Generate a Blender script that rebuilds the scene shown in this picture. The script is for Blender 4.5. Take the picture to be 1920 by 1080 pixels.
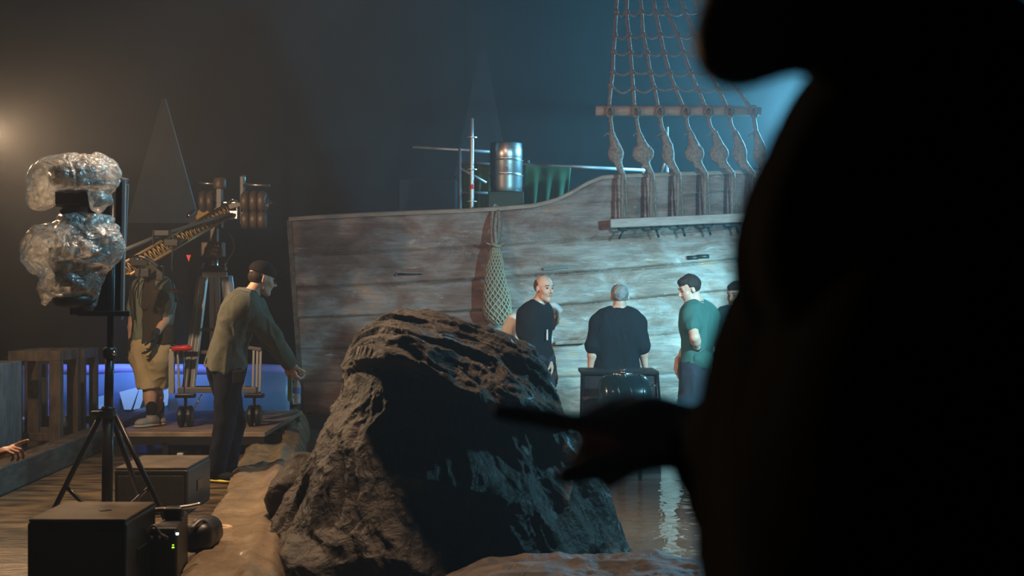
import bpy, bmesh, math, random
import numpy as np
from mathutils import Vector, Matrix

random.seed(7)
for _o in list(bpy.data.objects):
    bpy.data.objects.remove(_o)
SC = bpy.context.scene
COL = SC.collection

# ------------------------------------------------------------------ camera
F = 2640.0            # focal length in pixels of the 1920-wide frame
EYE = 1.45
cam_d = bpy.data.cameras.new('camera')
cam_d.sensor_width = 36.0
cam_d.lens = 36.0 * F / 1920.0
cam_d.clip_start = 0.05
cam_d.clip_end = 200
cam_d.dof.use_dof = True
cam_d.dof.focus_distance = 11.5
cam_d.dof.aperture_fstop = 4.5
cam = bpy.data.objects.new('camera', cam_d)
cam.location = (0, 0, EYE)
cam.rotation_euler = (math.pi / 2, 0, 0)
COL.objects.link(cam)
SC.camera = cam

# ------------------------------------------------------------------ world: black hall with thin stage haze
W = bpy.data.worlds.new('world')
SC.world = W
W.use_nodes = True
wn = W.node_tree
bg = wn.nodes.get('Background')
bg.inputs['Color'].default_value = (0.30, 0.34, 0.40, 1)
bg.inputs['Strength'].default_value = 0.0
vs = wn.nodes.new('ShaderNodeVolumeScatter')
vs.inputs['Color'].default_value = (0.95, 0.97, 1.0, 1)
vs.inputs['Density'].default_value = 0.0066
vs.inputs['Anisotropy'].default_value = 0.55
wn.links.new(vs.outputs[0], wn.nodes['World Output'].inputs['Volume'])

SC.view_settings.view_transform = 'Standard'
SC.view_settings.look = 'None'
SC.view_settings.gamma = 1.0
SC.view_settings.use_curve_mapping = False
SC.view_settings.exposure = 0.0
SC.cycles.use_denoising = True
SC.cycles.max_bounces = 8
SC.cycles.diffuse_bounces = 3
SC.cycles.glossy_bounces = 3
SC.cycles.transmission_bounces = 6
SC.cycles.transparent_max_bounces = 10
SC.cycles.volume_bounces = 0
SC.cycles.sample_clamp_indirect = 4.0
SC.cycles.caustics_reflective = False
SC.cycles.caustics_refractive = False


def light(name, kind, loc, power, color, target=None, size=0.1, spot=None, blend=0.5, size_y=None):
    d = bpy.data.lights.new(name, kind)
    d.energy = power
    d.color = color
    if kind in ('POINT', 'SPOT'):
        d.shadow_soft_size = size
    if kind == 'SPOT':
        d.spot_size = math.radians(spot or 60)
        d.spot_blend = blend
    if kind == 'AREA':
        d.size = size
        if size_y:
            d.shape = 'RECTANGLE'
            d.size_y = size_y
    o = bpy.data.objects.new(name, d)
    o.location = loc
    if target is not None:
        v = Vector(target) - Vector(loc)
        o.rotation_euler = v.to_track_quat('-Z', 'Y').to_euler()
    COL.objects.link(o)
    return o


# stage lights of the hall, plus two added spots for rock and bags
light('cyan_key_light', 'SPOT', (3.95, 12.95, 1.95), 2500, (0.27, 0.82, 1.0), target=(1.45, 15.4, 0.58), size=0.10, spot=54, blend=1.0)
light('added_rock_light', 'SPOT', (3.4, 9.5, 2.3), 330, (0.28, 0.80, 1.0), target=(0.7, 8.3, 0.4), size=0.10, spot=46, blend=0.8)  # added spot, only there to bring cyan onto the rock's right flank
light('cyan_front_light', 'SPOT', (3.6, 8.9, 2.45), 2200, (0.34, 0.82, 1.0), target=(1.1, 15.4, 0.1), size=0.10, spot=66, blend=1.0)
light('cyan_side_light', 'SPOT', (4.3, 10.5, 3.0), 520, (0.30, 0.78, 1.0), target=(-2.3, 10.6, 0.8), size=0.15, spot=34, blend=0.7)
light('added_bag_light', 'SPOT', (-0.7, 7.7, 3.3), 150, (0.30, 0.78, 1.0), target=(-2.5, 8.3, 1.75), size=0.08, spot=40, blend=0.6)  # added unseen spot above the view, puts cyan on the plastic bags
light('cyan_back_light', 'POINT', (3.55, 16.7, 3.5), 1500, (0.16, 0.60, 0.90), size=0.15)
light('blue_pool_light', 'SPOT', (-4.1, 14.75, 1.25), 80, (0.20, 0.42, 1.0), target=(-4.1, 15.3, 0.2), size=0.1, spot=120, blend=0.5)
light('warm_top_light', 'SPOT', (-1.5, 8.35, 5.9), 1800, (1.0, 0.64, 0.38), target=(-0.9, 8.1, 0.3), size=0.25, spot=58, blend=0.8)
light('red_fill_light', 'SPOT', (-0.6, 5.0, 4.8), 800, (1.0, 0.46, 0.34), target=(0.6, 15.4, 2.0), size=0.3, spot=42, blend=0.9)

# ------------------------------------------------------------------ helpers


def at(px, py, d):
    """Point at distance d that the photograph shows at this pixel."""
    return np.array([(px - 960.0) * d / F, d, EYE - (py - 540.0) * d / F])


def tag(o, label=None, cat=None, group=None, kind=None):
    if label:
        o['label'] = label
    if cat:
        o['category'] = cat
    if group:
        o['group'] = group
    if kind:
        o['kind'] = kind
    return o


def empty(name, loc=(0, 0, 0), label=None, cat=None, group=None):
    o = bpy.data.objects.new(name, None)
    o.empty_display_size = 0.1
    o.location = [float(c) for c in loc]
    COL.objects.link(o)
    return tag(o, label, cat, group)


def link(name, me, mat, parent=None, smooth=False, label=None):
    """Mesh in world coordinates -> object; origin moves to the parent's base."""
    o = bpy.data.objects.new(name, me)
    COL.objects.link(o)
    if mat is not None:
        me.materials.append(mat)
    if smooth:
        me.polygons.foreach_set('use_smooth', np.ones(len(me.polygons), dtype=bool))
    if parent is not None:
        off = Vector((0, 0, 0))
        p = parent
        while p is not None:
            off += p.location
            p = p.parent
        me.transform(Matrix.Translation(-off))
        o.parent = parent
    else:
        co = np.empty(len(me.vertices) * 3)
        me.vertices.foreach_get('co', co)
        co = co.reshape(-1, 3)
        c = (co.min(0) + co.max(0)) / 2
        c[2] = co[:, 2].min()
        me.transform(Matrix.Translation(Vector([-float(v) for v in c])))
        o.location = [float(v) for v in c]
    if label:
        o['label'] = label
    return o


def unit(v):
    v = np.asarray(v, float)
    return v / max(1e-9, np.linalg.norm(v))


def smooth_path(pts, n=6):
    pts = [np.asarray(p, float) for p in pts]
    if len(pts) < 3:
        return pts
    out = []
    P = [2 * pts[0] - pts[1]] + pts + [2 * pts[-1] - pts[-2]]
    for i in range(1, len(P) - 2):
        for k in range(n):
            t = k / n
            a, b, c, d = P[i - 1], P[i], P[i + 1], P[i + 2]
            out.append(0.5 * (2 * b + (c - a) * t + (2 * a - 5 * b + 4 * c - d) * t * t + (3 * b - a - 3 * c + d) * t ** 3))
    out.append(pts[-1])
    return out


class MB:
    def __init__(s):
        s.v, s.f = [], []

    def add(s, vs_, fs_):
        n = len(s.v)
        s.v += [tuple(float(c) for c in v) for v in vs_]
        s.f += [tuple(i + n for i in f) for f in fs_]
        return s

    def box(s, c, size, rot=None):
        hx, hy, hz = [q / 2 for q in size]
        vs_ = [(x, y, z) for x in (-hx, hx) for y in (-hy, hy) for z in (-hz, hz)]
        R = rot if rot is not None else np.eye(3)
        if not isinstance(R, np.ndarray):
            R = np.array(R)
        vs_ = [np.asarray(c) + R @ np.array(v) for v in vs_]
        return s.add(vs_, [(0, 1, 3, 2), (4, 6, 7, 5), (0, 4, 5, 1), (2, 3, 7, 6), (0, 2, 6, 4), (1, 5, 7, 3)])

    def bar(s, a, b, w, h, up=(0, 0, 1)):
        a, b = np.asarray(a, float), np.asarray(b, float)
        d = b - a
        L = np.linalg.norm(d)
        x = d / L
        u = np.asarray(up, float)
        y = np.cross(u, x)
        if np.linalg.norm(y) < 1e-4:
            y = np.cross((0, 1, 0), x)
        y = unit(y)
        z = np.cross(x, y)
        return s.box((a + b) / 2, (L, w, h), np.column_stack([x, y, z]))

    def tube(s, pts, r, seg=8, closed=False, twist=0.0):
        pts = [np.asarray(p, float) for p in pts]
        n = len(pts)
        rr = [r] * n if np.isscalar(r) else list(r)
        rings, ref = [], None
        for i, p in enumerate(pts):
            if closed:
                t = unit(pts[(i + 1) % n] - pts[i - 1])
            else:
                t = unit(pts[min(i + 1, n - 1)] - pts[max(i - 1, 0)])
            if ref is None:
                ref = np.cross(t, (0, 0, 1))
                if np.linalg.norm(ref) < 1e-3:
                    ref = np.cross(t, (0, 1, 0))
            ref = unit(ref - t * np.dot(ref, t))
            b = np.cross(t, ref)
            rings.append([p + rr[i] * (math.cos(q) * ref + math.sin(q) * b)
                          for q in [2 * math.pi * k / seg + twist * i for k in range(seg)]])
        vs_ = [v for ring in rings for v in ring]
        fs_ = []
        m = n if closed else n - 1
        for i in range(m):
            j = (i + 1) % n
            for k in range(seg):
                l = (k + 1) % seg
                fs_.append((i * seg + k, i * seg + l, j * seg + l, j * seg + k))
        if not closed:
            fs_.append(tuple(range(seg))[::-1])
            fs_.append(tuple((n - 1) * seg + k for k in range(seg)))
        return s.add(vs_, fs_)

    def lathe(s, base, prof, axis=(0, 0, 1), seg=32):
        """prof: list of (radius, height along the axis)."""
        a = unit(axis)
        u = np.cross(a, (0, 1, 0))
        if np.linalg.norm(u) < 1e-3:
            u = np.cross(a, (1, 0, 0))
        u = unit(u)
        w = np.cross(a, u)
        base = np.asarray(base, float)
        vs_ = []
        for r, h in prof:
            r = max(r, 1e-4)
            for k in range(seg):
                q = 2 * math.pi * k / seg
                vs_.append(base + a * h + r * (math.cos(q) * u + math.sin(q) * w))
        fs_ = []
        for i in range(len(prof) - 1):
            for k in range(seg):
                l = (k + 1) % seg
                fs_.append((i * seg + k, i * seg + l, (i + 1) * seg + l, (i + 1) * seg + k))
        fs_.append(tuple(range(seg))[::-1])
        fs_.append(tuple((len(prof) - 1) * seg + k for k in range(seg)))
        return s.add(vs_, fs_)

    def prism(s, poly, y0, y1):
        """poly in (x, z), extruded from y0 to y1."""
        n = len(poly)
        vs_ = [(x, y0, z) for x, z in poly] + [(x, y1, z) for x, z in poly]
        fs_ = [tuple(range(n)), tuple(range(n, 2 * n))[::-1]]
        fs_ += [(i, (i + n), (i + 1) % n + n, (i + 1) % n) for i in range(n)]
        return s.add(vs_, fs_)

    def grid(s, A):
        """A: array (n, m, 3)."""
        n, m = A.shape[:2]
        fs_ = [(i * m + j, (i + 1) * m + j, (i + 1) * m + j + 1, i * m + j + 1) for i in range(n - 1) for j in range(m - 1)]
        return s.add(A.reshape(-1, 3), fs_)

    def build(s, name, mat, parent=None, bevel=0.0, smooth=False, seg=2, label=None):
        me = bpy.data.meshes.new(name)
        me.from_pydata(s.v, [], s.f)
        bm = bmesh.new()
        bm.from_mesh(me)
        bmesh.ops.recalc_face_normals(bm, faces=bm.faces)
        if bevel > 0:
            es = [e for e in bm.edges if len(e.link_faces) == 2 and e.calc_face_angle(0) > 0.5]
            bmesh.ops.bevel(bm, geom=es, offset=bevel, segments=seg, affect='EDGES', profile=0.5)
        bm.to_mesh(me)
        bm.free()
        return link(name, me, mat, parent, smooth or bevel > 0 and False, label)


# ---- numeric noise
_RT = np.random.RandomState(3).rand(32, 32, 32).astype(np.float32)


def vnoise(p):
    p = np.asarray(p, np.float32)
    i = np.floor(p).astype(int)
    f = p - i
    f = f * f * (3 - 2 * f)
    i &= 31
    j = (i + 1) & 31
    x0, y0, z0 = i[..., 0], i[..., 1], i[..., 2]
    x1, y1, z1 = j[..., 0], j[..., 1], j[..., 2]
    fx, fy, fz = f[..., 0], f[..., 1], f[..., 2]
    a = _RT[x0, y0, z0] * (1 - fx) + _RT[x1, y0, z0] * fx
    b = _RT[x0, y1, z0] * (1 - fx) + _RT[x1, y1, z0] * fx
    c = _RT[x0, y0, z1] * (1 - fx) + _RT[x1, y0, z1] * fx
    d = _RT[x0, y1, z1] * (1 - fx) + _RT[x1, y1, z1] * fx
    return (a * (1 - fy) + b * fy) * (1 - fz) + (c * (1 - fy) + d * fy) * fz * 1.0 - 0.5


def fbm(p, oct_=4, gain=0.5):
    p = np.asarray(p, np.float32)
    s, a = 0, 1.0
    for k in range(oct_):
        s = s + a * vnoise(p + 7.3 * k)
        p = p * 2.03
        a *= gain
    return s


def ridged(p, oct_=4, gain=0.5):
    p = np.asarray(p, np.float32)
    s, a = 0, 1.0
    for k in range(oct_):
        s = s + a * (0.5 - np.abs(vnoise(p + 3.1 * k)) * 2)
        p = p * 2.07
        a *= gain
    return s


# ---- distance-field bodies: one continuous surface out of blended limbs
def cone(a, b, r1, r2=None, k=0.02, sub=False):
    a, b = np.asarray(a, float), np.asarray(b, float)
    r2 = r1 if r2 is None else r2
    R = max(r1, r2)

    def fn(p):
        ab = b - a
        L2 = max(1e-12, float(ab @ ab))
        t = np.clip(((p - a) @ ab) / L2, 0, 1)
        q = p - a - t[..., None] * ab
        return np.sqrt((q * q).sum(-1)) - (r1 + (r2 - r1) * t)
    return fn, np.minimum(a, b) - R, np.maximum(a, b) + R, k, sub


def ell(c, r, R=None, k=0.02, sub=False):
    c, r = np.asarray(c, float), np.asarray(r, float)
    R = np.eye(3) if R is None else R
    m = float(r.max())

    def fn(p):
        q = (p - c) @ R
        k0 = np.sqrt(((q / r) ** 2).sum(-1))
        k1 = np.sqrt(((q / (r * r)) ** 2).sum(-1)) + 1e-9
        return k0 * (k0 - 1) / k1
    return fn, c - m, c + m, k, sub


def rbox(c, h, R=None, rad=0.02, k=0.02, sub=False):
    c, h = np.asarray(c, float), np.asarray(h, float)
    R = np.eye(3) if R is None else R
    m = float(np.linalg.norm(h)) + rad

    def fn(p):
        q = np.abs((p - c) @ R) - (h - rad)
        return np.sqrt((np.maximum(q, 0) ** 2).sum(-1)) + np.minimum(q.max(-1), 0) - rad
    return fn, c - m, c + m, k, sub


def half(pt, n, k=0.004):
    """Cut everything on the side the normal points to."""
    pt, n = np.asarray(pt, float), unit(n)

    def fn(p):
        return -((p - pt) @ n)
    return fn, None, None, k, True


def nets(D, org, h):
    S = D < 0
    c = np.zeros(tuple(q - 1 for q in D.shape), np.int8)
    offs = [(x, y, z) for x in (0, 1) for y in (0, 1) for z in (0, 1)]
    nx, ny, nz = D.shape
    for x, y, z in offs:
        c += S[x:nx - 1 + x, y:ny - 1 + y, z:nz - 1 + z]
    mixed = (c > 0) & (c < 8)
    ci = np.argwhere(mixed)
    idx = -np.ones(c.shape, int)
    idx[mixed] = np.arange(len(ci))
    acc = np.zeros((len(ci), 3))
    cnt = np.zeros(len(ci))
    for a in offs:
        for ax in range(3):
            if a[ax]:
                continue
            b = list(a)
            b[ax] = 1
            A = ci + a
            B = ci + b
            da = D[A[:, 0], A[:, 1], A[:, 2]]
            db = D[B[:, 0], B[:, 1], B[:, 2]]
            m = (da < 0) != (db < 0)
            t = np.where(m, da / np.where(m, da - db, 1), 0)
            P = np.tile(np.array(a, float), (len(ci), 1))
            P[:, ax] += t
            acc += P * m[:, None]
            cnt += m
    V = org + h * (ci + acc / cnt[:, None])
    Fs = []
    for ax in range(3):
        sl0 = [slice(1, -1)] * 3
        sl1 = [slice(1, -1)] * 3
        sl0[ax] = slice(0, -1)
        sl1[ax] = slice(1, None)
        s0, s1 = S[tuple(sl0)], S[tuple(sl1)]
        e = np.argwhere(s0 != s1)
        if not len(e):
            continue
        flip = s0[e[:, 0], e[:, 1], e[:, 2]]
        o = np.ones(3, int)
        o[ax] = 0
        e = e + o
        u, w = [q for q in range(3) if q != ax]
        if ax == 1:
            u, w = w, u
        du = np.zeros(3, int)
        dw = np.zeros(3, int)
        du[u] = 1
        dw[w] = 1
        q = [e - du - dw, e - dw, e, e - du]
        q = np.stack([idx[p[:, 0], p[:, 1], p[:, 2]] for p in q], 1)
        q[~flip] = q[~flip][:, ::-1]
        Fs.append(q)
    return V, np.concatenate(Fs)


def sdf(prims, vox, noise=None):
    los = [p[1] for p in prims if p[1] is not None and not p[4]]
    his = [p[2] for p in prims if p[2] is not None and not p[4]]
    pad = 4 * vox + 0.012
    lo, hi = np.min(los, 0) - pad, np.max(his, 0) + pad
    n = np.ceil((hi - lo) / vox).astype(int) + 1
    ax = [lo[i] + vox * np.arange(n[i]) for i in range(3)]
    D = np.full(tuple(n), 1.0, np.float32)
    for fn, a, b, k, sub in prims:
        if a is None:
            sl = [slice(None)] * 3
        else:
            m = k + 3 * vox + 0.01
            i0 = np.clip(np.floor((a - m - lo) / vox).astype(int), 0, n)
            i1 = np.clip(np.ceil((b + m - lo) / vox).astype(int) + 1, 0, n)
            if (i1 <= i0).any():
                continue
            sl = [slice(i0[i], i1[i]) for i in range(3)]
        G = np.stack(np.meshgrid(*[ax[i][sl[i]] for i in range(3)], indexing='ij'), -1)
        d = fn(G)
        cur = D[tuple(sl)]
        if sub:
            d = -d
            h = np.clip(0.5 - 0.5 * (cur - d) / k, 0, 1)
            D[tuple(sl)] = cur * (1 - h) + d * h + k * h * (1 - h)
        else:
            h = np.clip(0.5 + 0.5 * (cur - d) / k, 0, 1)
            D[tuple(sl)] = cur * (1 - h) + d * h - k * h * (1 - h)
    if noise is not None:
        near = np.abs(D) < 0.09
        I = np.argwhere(near)
        P = lo + vox * I
        D[near] += noise(P).astype(np.float32)
    D[0], D[-1], D[:, 0], D[:, -1], D[:, :, 0], D[:, :, -1] = 1, 1, 1, 1, 1, 1
    return nets(D, lo, vox)


def vf_mesh(name, V, Q):
    me = bpy.data.meshes.new(name)
    me.vertices.add(len(V))
    me.vertices.foreach_set('co', np.asarray(V, np.float32).ravel())
    me.loops.add(len(Q) * 4)
    me.loops.foreach_set('vertex_index', np.asarray(Q, np.int32).ravel())
    me.polygons.add(len(Q))
    me.polygons.foreach_set('loop_start', np.arange(0, len(Q) * 4, 4, dtype=np.int32))
    me.polygons.foreach_set('loop_total', np.full(len(Q), 4, np.int32))
    me.update(calc_edges=True)
    return me


def blob(name, prims, vox, mat, parent=None, noise=None, extra=None, label=None):
    V, Q = sdf(prims, vox, noise)
    if extra:
        for pr, vx in extra:
            v2, q2 = sdf(pr, vx)
            Q = np.concatenate([Q, q2 + len(V)])
            V = np.concatenate([V, v2])
    return link(name, vf_mesh(name, V, Q), mat, parent, True, label)


# ------------------------------------------------------------------ materials
def mat(name, col, rough=0.6, metal=0.0, col2=None, scale=8.0, stretch=(1, 1, 1), bump=0.0, bscale=None,
        emis=None, estr=0.0, spec=0.5, contrast=(0.35, 0.65), detail=6.0, coat=0.0, sheen=0.0):
    m = bpy.data.materials.new(name)
    m.use_nodes = True
    nt = m.node_tree
    b = nt.nodes['Principled BSDF']
    b.inputs['Base Color'].default_value = (*col, 1)
    b.inputs['Roughness'].default_value = rough
    b.inputs['Metallic'].default_value = metal
    b.inputs['Specular IOR Level'].default_value = spec
    b.inputs['Coat Weight'].default_value = coat
    b.inputs['Sheen Weight'].default_value = sheen
    if emis:
        b.inputs['Emission Color'].default_value = (*emis, 1)
        b.inputs['Emission Strength'].default_value = estr
    if col2 or bump:
        tc = nt.nodes.new('ShaderNodeTexCoord')
        mp = nt.nodes.new('ShaderNodeMapping')
        mp.inputs['Scale'].default_value = stretch
        nt.links.new(tc.outputs['Object'], mp.inputs['Vector'])
        nz = nt.nodes.new('ShaderNodeTexNoise')
        nz.inputs['Scale'].default_value = scale
        nz.inputs['Detail'].default_value = detail
        nt.links.new(mp.outputs[0], nz.inputs['Vector'])
        if col2:
            cr = nt.nodes.new('ShaderNodeValToRGB')
            cr.color_ramp.elements[0].position = contrast[0]
            cr.color_ramp.elements[0].color = (*col, 1)
            cr.color_ramp.elements[1].position = contrast[1]
            cr.color_ramp.elements[1].color = (*col2, 1)
            nt.links.new(nz.outputs['Fac'], cr.inputs[0])
            nt.links.new(cr.outputs[0], b.inputs['Base Color'])
        if bump:
            n2 = nz
            if bscale:
                n2 = nt.nodes.new('ShaderNodeTexNoise')
                n2.inputs['Scale'].default_value = bscale
                n2.inputs['Detail'].default_value = 5
                nt.links.new(mp.outputs[0], n2.inputs['Vector'])
            bp = nt.nodes.new('ShaderNodeBump')
            bp.inputs['Strength'].default_value = bump
            bp.inputs['Distance'].default_value = 0.02
            nt.links.new(n2.outputs['Fac'], bp.inputs['Height'])
            nt.links.new(bp.outputs[0], b.inputs['Normal'])
    return m


M = {}
M['hall'] = mat('hall_black', (0.010, 0.010, 0.011), 0.9, col2=(0.015, 0.015, 0.016), scale=1.5)
M['floor'] = mat('wet_board_floor', (0.018, 0.013, 0.009), 0.42, col2=(0.16, 0.11, 0.055), scale=3.4, stretch=(1.0, 2.6, 1),
                 bump=0.5, bscale=9, contrast=(0.38, 0.66), detail=9)
M['wood_dark'] = mat('dark_timber', (0.035, 0.026, 0.02), 0.55, col2=(0.11, 0.08, 0.06), scale=5, stretch=(4, 1, 4), bump=0.3)
M['wood_frame'] = mat('worn_timber', (0.085, 0.06, 0.045), 0.6, col2=(0.19, 0.14, 0.10), scale=6, stretch=(3, 3, 1), bump=0.2)
M['wood_grey'] = mat('grey_timber', (0.08, 0.085, 0.09), 0.6, col2=(0.16, 0.165, 0.17), scale=6, stretch=(3, 3, 1), bump=0.2)
M['deck'] = mat('deck_board', (0.20, 0.14, 0.10), 0.45, col2=(0.42, 0.31, 0.23), scale=4, stretch=(1, 3, 1), bump=0.2)
M['black'] = mat('black_paint', (0.010, 0.010, 0.011), 0.45, bump=0.05, scale=60)
M['black_metal'] = mat('black_metal', (0.018, 0.019, 0.021), 0.35, 0.6)
M['black_cloth'] = mat('black_cloth', (0.012, 0.012, 0.014), 0.9, bump=0.15, scale=60, spec=0.12)
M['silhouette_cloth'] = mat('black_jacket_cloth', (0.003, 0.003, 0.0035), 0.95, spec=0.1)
M['alu'] = mat('brushed_aluminium', (0.62, 0.63, 0.65), 0.38, 0.55)
M['chrome'] = mat('chrome', (0.8, 0.8, 0.82), 0.12, 1.0)
M['steel'] = mat('stainless_steel', (0.62, 0.63, 0.63), 0.33, 1.0, bump=0.06, scale=12)
M['brass'] = mat('gold_truss_metal', (0.46, 0.31, 0.14), 0.4, 0.5)
M['grey_metal'] = mat('grey_painted_metal', (0.16, 0.16, 0.17), 0.5, 0.3)
M['weights'] = mat('cast_iron_plates', (0.15, 0.12, 0.11), 0.5, 0.4, bump=0.1, scale=30)
M['red'] = mat('red_plastic', (0.75, 0.03, 0.03), 0.4)
M['rope'] = mat('tan_rope', (0.17, 0.11, 0.085), 0.8, col2=(0.30, 0.21, 0.16), scale=40, bump=0.6)
M['rope_blue'] = mat('grey_rope', (0.18, 0.16, 0.15), 0.8, col2=(0.28, 0.26, 0.24), scale=40, bump=0.5)
M['spar'] = mat('bare_spar_wood', (0.33, 0.24, 0.20), 0.7, col2=(0.42, 0.32, 0.27), scale=8, stretch=(1, 6, 6), bump=0.2)
M['net'] = mat('pale_net_cord', (0.27, 0.235, 0.165), 0.75, bump=0.4, scale=60)
M['sack'] = mat('net_filling', (0.14, 0.11, 0.085), 0.9, col2=(0.22, 0.17, 0.13), scale=14, bump=0.5)
M['skin'] = mat('skin', (0.56, 0.33, 0.24), 0.5, col2=(0.64, 0.40, 0.30), scale=9)
M['skin_dark'] = mat('skin_in_shade', (0.30, 0.16, 0.11), 0.55)
M['eye'] = mat('dark_eye', (0.02, 0.015, 0.012), 0.2)
M['lip'] = mat('lips', (0.42, 0.17, 0.14), 0.5)
M['hair_dark'] = mat('dark_brown_hair', (0.030, 0.019, 0.014), 0.6, bump=0.6, scale=60, stretch=(1, 1, .3), spec=0.15)
M['hair_grey'] = mat('grey_hair', (0.13, 0.13, 0.125), 0.6, col2=(0.30, 0.30, 0.29), scale=20, bump=0.6, spec=0.15)
M['hair_short'] = mat('cropped_brown_hair', (0.10, 0.06, 0.045), 0.7, bump=0.4, scale=90, spec=0.15)
M['hoodie'] = mat('olive_grey_sweatshirt', (0.070, 0.074, 0.056), 0.9, col2=(0.088, 0.092, 0.07), scale=25, bump=0.15, bscale=60, sheen=0.2, spec=0.12)
M['navy'] = mat('dark_navy_denim', (0.007, 0.009, 0.018), 0.85, col2=(0.012, 0.014, 0.026), scale=20, bump=0.15, spec=0.12)
M['tshirt_olive'] = mat('sage_tshirt', (0.22, 0.26, 0.20), 0.85, bump=0.1, scale=40, spec=0.12)
M['vest'] = mat('brown_vest', (0.060, 0.048, 0.038), 0.85, bump=0.2, scale=50, spec=0.12)
M['cream'] = mat('cream_cotton', (0.60, 0.50, 0.30), 0.85, bump=0.15, scale=40, spec=0.12)
M['black_tee'] = mat('black_jersey', (0.012, 0.014, 0.017), 0.85, bump=0.1, scale=50, spec=0.12)
M['slate_tee'] = mat('slate_sweater', (0.010, 0.014, 0.018), 0.9, bump=0.15, scale=50, spec=0.12)
M['teal_tee'] = mat('sea_green_tshirt', (0.045, 0.12, 0.105), 0.8, bump=0.1, scale=50, spec=0.12)
M['white_tee'] = mat('off_white_tshirt', (0.72, 0.68, 0.60), 0.85, bump=0.1, scale=40, spec=0.12)
M['dark_short'] = mat('dark_grey_shorts', (0.030, 0.034, 0.045), 0.85, spec=0.12)
M['sneaker'] = mat('grey_sneaker', (0.34, 0.32, 0.30), 0.6)
M['sole'] = mat('pale_rubber_sole', (0.55, 0.52, 0.48), 0.6)
M['yellow'] = mat('yellow_rubber', (0.70, 0.58, 0.06), 0.5)
M['glove'] = mat('black_work_glove', (0.010, 0.010, 0.011), 0.7)
M['green_tarp'] = mat('green_tarpaulin', (0.020, 0.075, 0.030), 0.7, col2=(0.028, 0.10, 0.040), scale=4, bump=0.2)
M['dark_green'] = mat('dark_green_paint', (0.010, 0.035, 0.024), 0.6)
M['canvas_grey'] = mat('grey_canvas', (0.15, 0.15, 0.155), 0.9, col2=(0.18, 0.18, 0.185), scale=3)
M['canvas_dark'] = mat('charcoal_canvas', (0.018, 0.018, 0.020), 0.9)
M['blue_vinyl'] = mat('blue_vinyl', (0.12, 0.20, 0.38), 0.35, col2=(0.17, 0.28, 0.48), scale=2)
M['blue_rim'] = mat('blue_padded_rim', (0.36, 0.34, 0.85), 0.4)
M['blue_light_patch'] = mat('painted_blue_light', (0.75, 0.90, 1.0), 0.4)  # pale colour standing in for light caught on the tank wall
M['white_plastic'] = mat('white_plastic', (0.6, 0.62, 0.64), 0.4)
M['label_blue'] = mat('blue_bottle_label', (0.10, 0.22, 0.65), 0.4)
M['led_white'] = mat('white_indicator', (0.9, 0.95, 1), 0.4, emis=(0.75, 0.9, 1.0), estr=7)
M['led_green'] = mat('green_indicator', (0.3, 0.9, 0.1), 0.4, emis=(0.45, 1.0, 0.05), estr=2.2)
M['lamp_glow'] = mat('warm_lamp_face', (1, 0.8, 0.5), 0.4, emis=(1.0, 0.66, 0.32), estr=30)
M['barrel'] = mat('dark_teal_enamel', (0.020, 0.050, 0.058), 0.20, 0.35, coat=0.6)
M['crate'] = mat('dark_grey_case', (0.030, 0.026, 0.028), 0.5, bump=0.1, scale=40)
M['dust_top'] = mat('dusty_board_top', (0.035, 0.026, 0.016), 0.8, col2=(0.08, 0.058, 0.033), scale=5, bump=0.25, bscale=20)
M['grille'] = mat('black_grille', (0.010, 0.011, 0.012), 0.55, bump=0.5, scale=220)


def tarp_material():
    m = mat('tan_plastic_sheet', (0.13, 0.10, 0.065), 0.27, col2=(0.25, 0.195, 0.13), scale=3.5, bump=0.6, bscale=11, contrast=(0.3, 0.7))
    return m


M['tarp'] = tarp_material()


def rock_material(name, c0, c1, rough=0.55, scale=5):
    m = mat(name, c0, rough, col2=c1, scale=scale, contrast=(0.4, 0.7), detail=10)
    nt = m.node_tree
    b = nt.nodes['Principled BSDF']
    b.inputs['Specular IOR Level'].default_value = 0.3
    tc = nt.nodes.new('ShaderNodeTexCoord')
    n1 = nt.nodes.new('ShaderNodeTexNoise')
    n1.inputs['Scale'].default_value = 9
    n1.inputs['Detail'].default_value = 10
    n1.inputs['Roughness'].default_value = 0.62
    n1.inputs['Distortion'].default_value = 0.6
    nt.links.new(tc.outputs['Object'], n1.inputs['Vector'])
    bp = nt.nodes.new('ShaderNodeBump')
    bp.inputs['Strength'].default_value = 0.8
    bp.inputs['Distance'].default_value = 0.05
    nt.links.new(n1.outputs['Fac'], bp.inputs['Height'])
    nt.links.new(bp.outputs[0], b.inputs['Normal'])
    return m


M['rock'] = rock_material('black_sculpted_rock', (0.012, 0.010, 0.009), (0.050, 0.038, 0.028), 0.5)
M['ledge'] = rock_material('brown_sculpted_rock', (0.045, 0.033, 0.026), (0.10, 0.075, 0.058), 0.6, 9)


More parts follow.
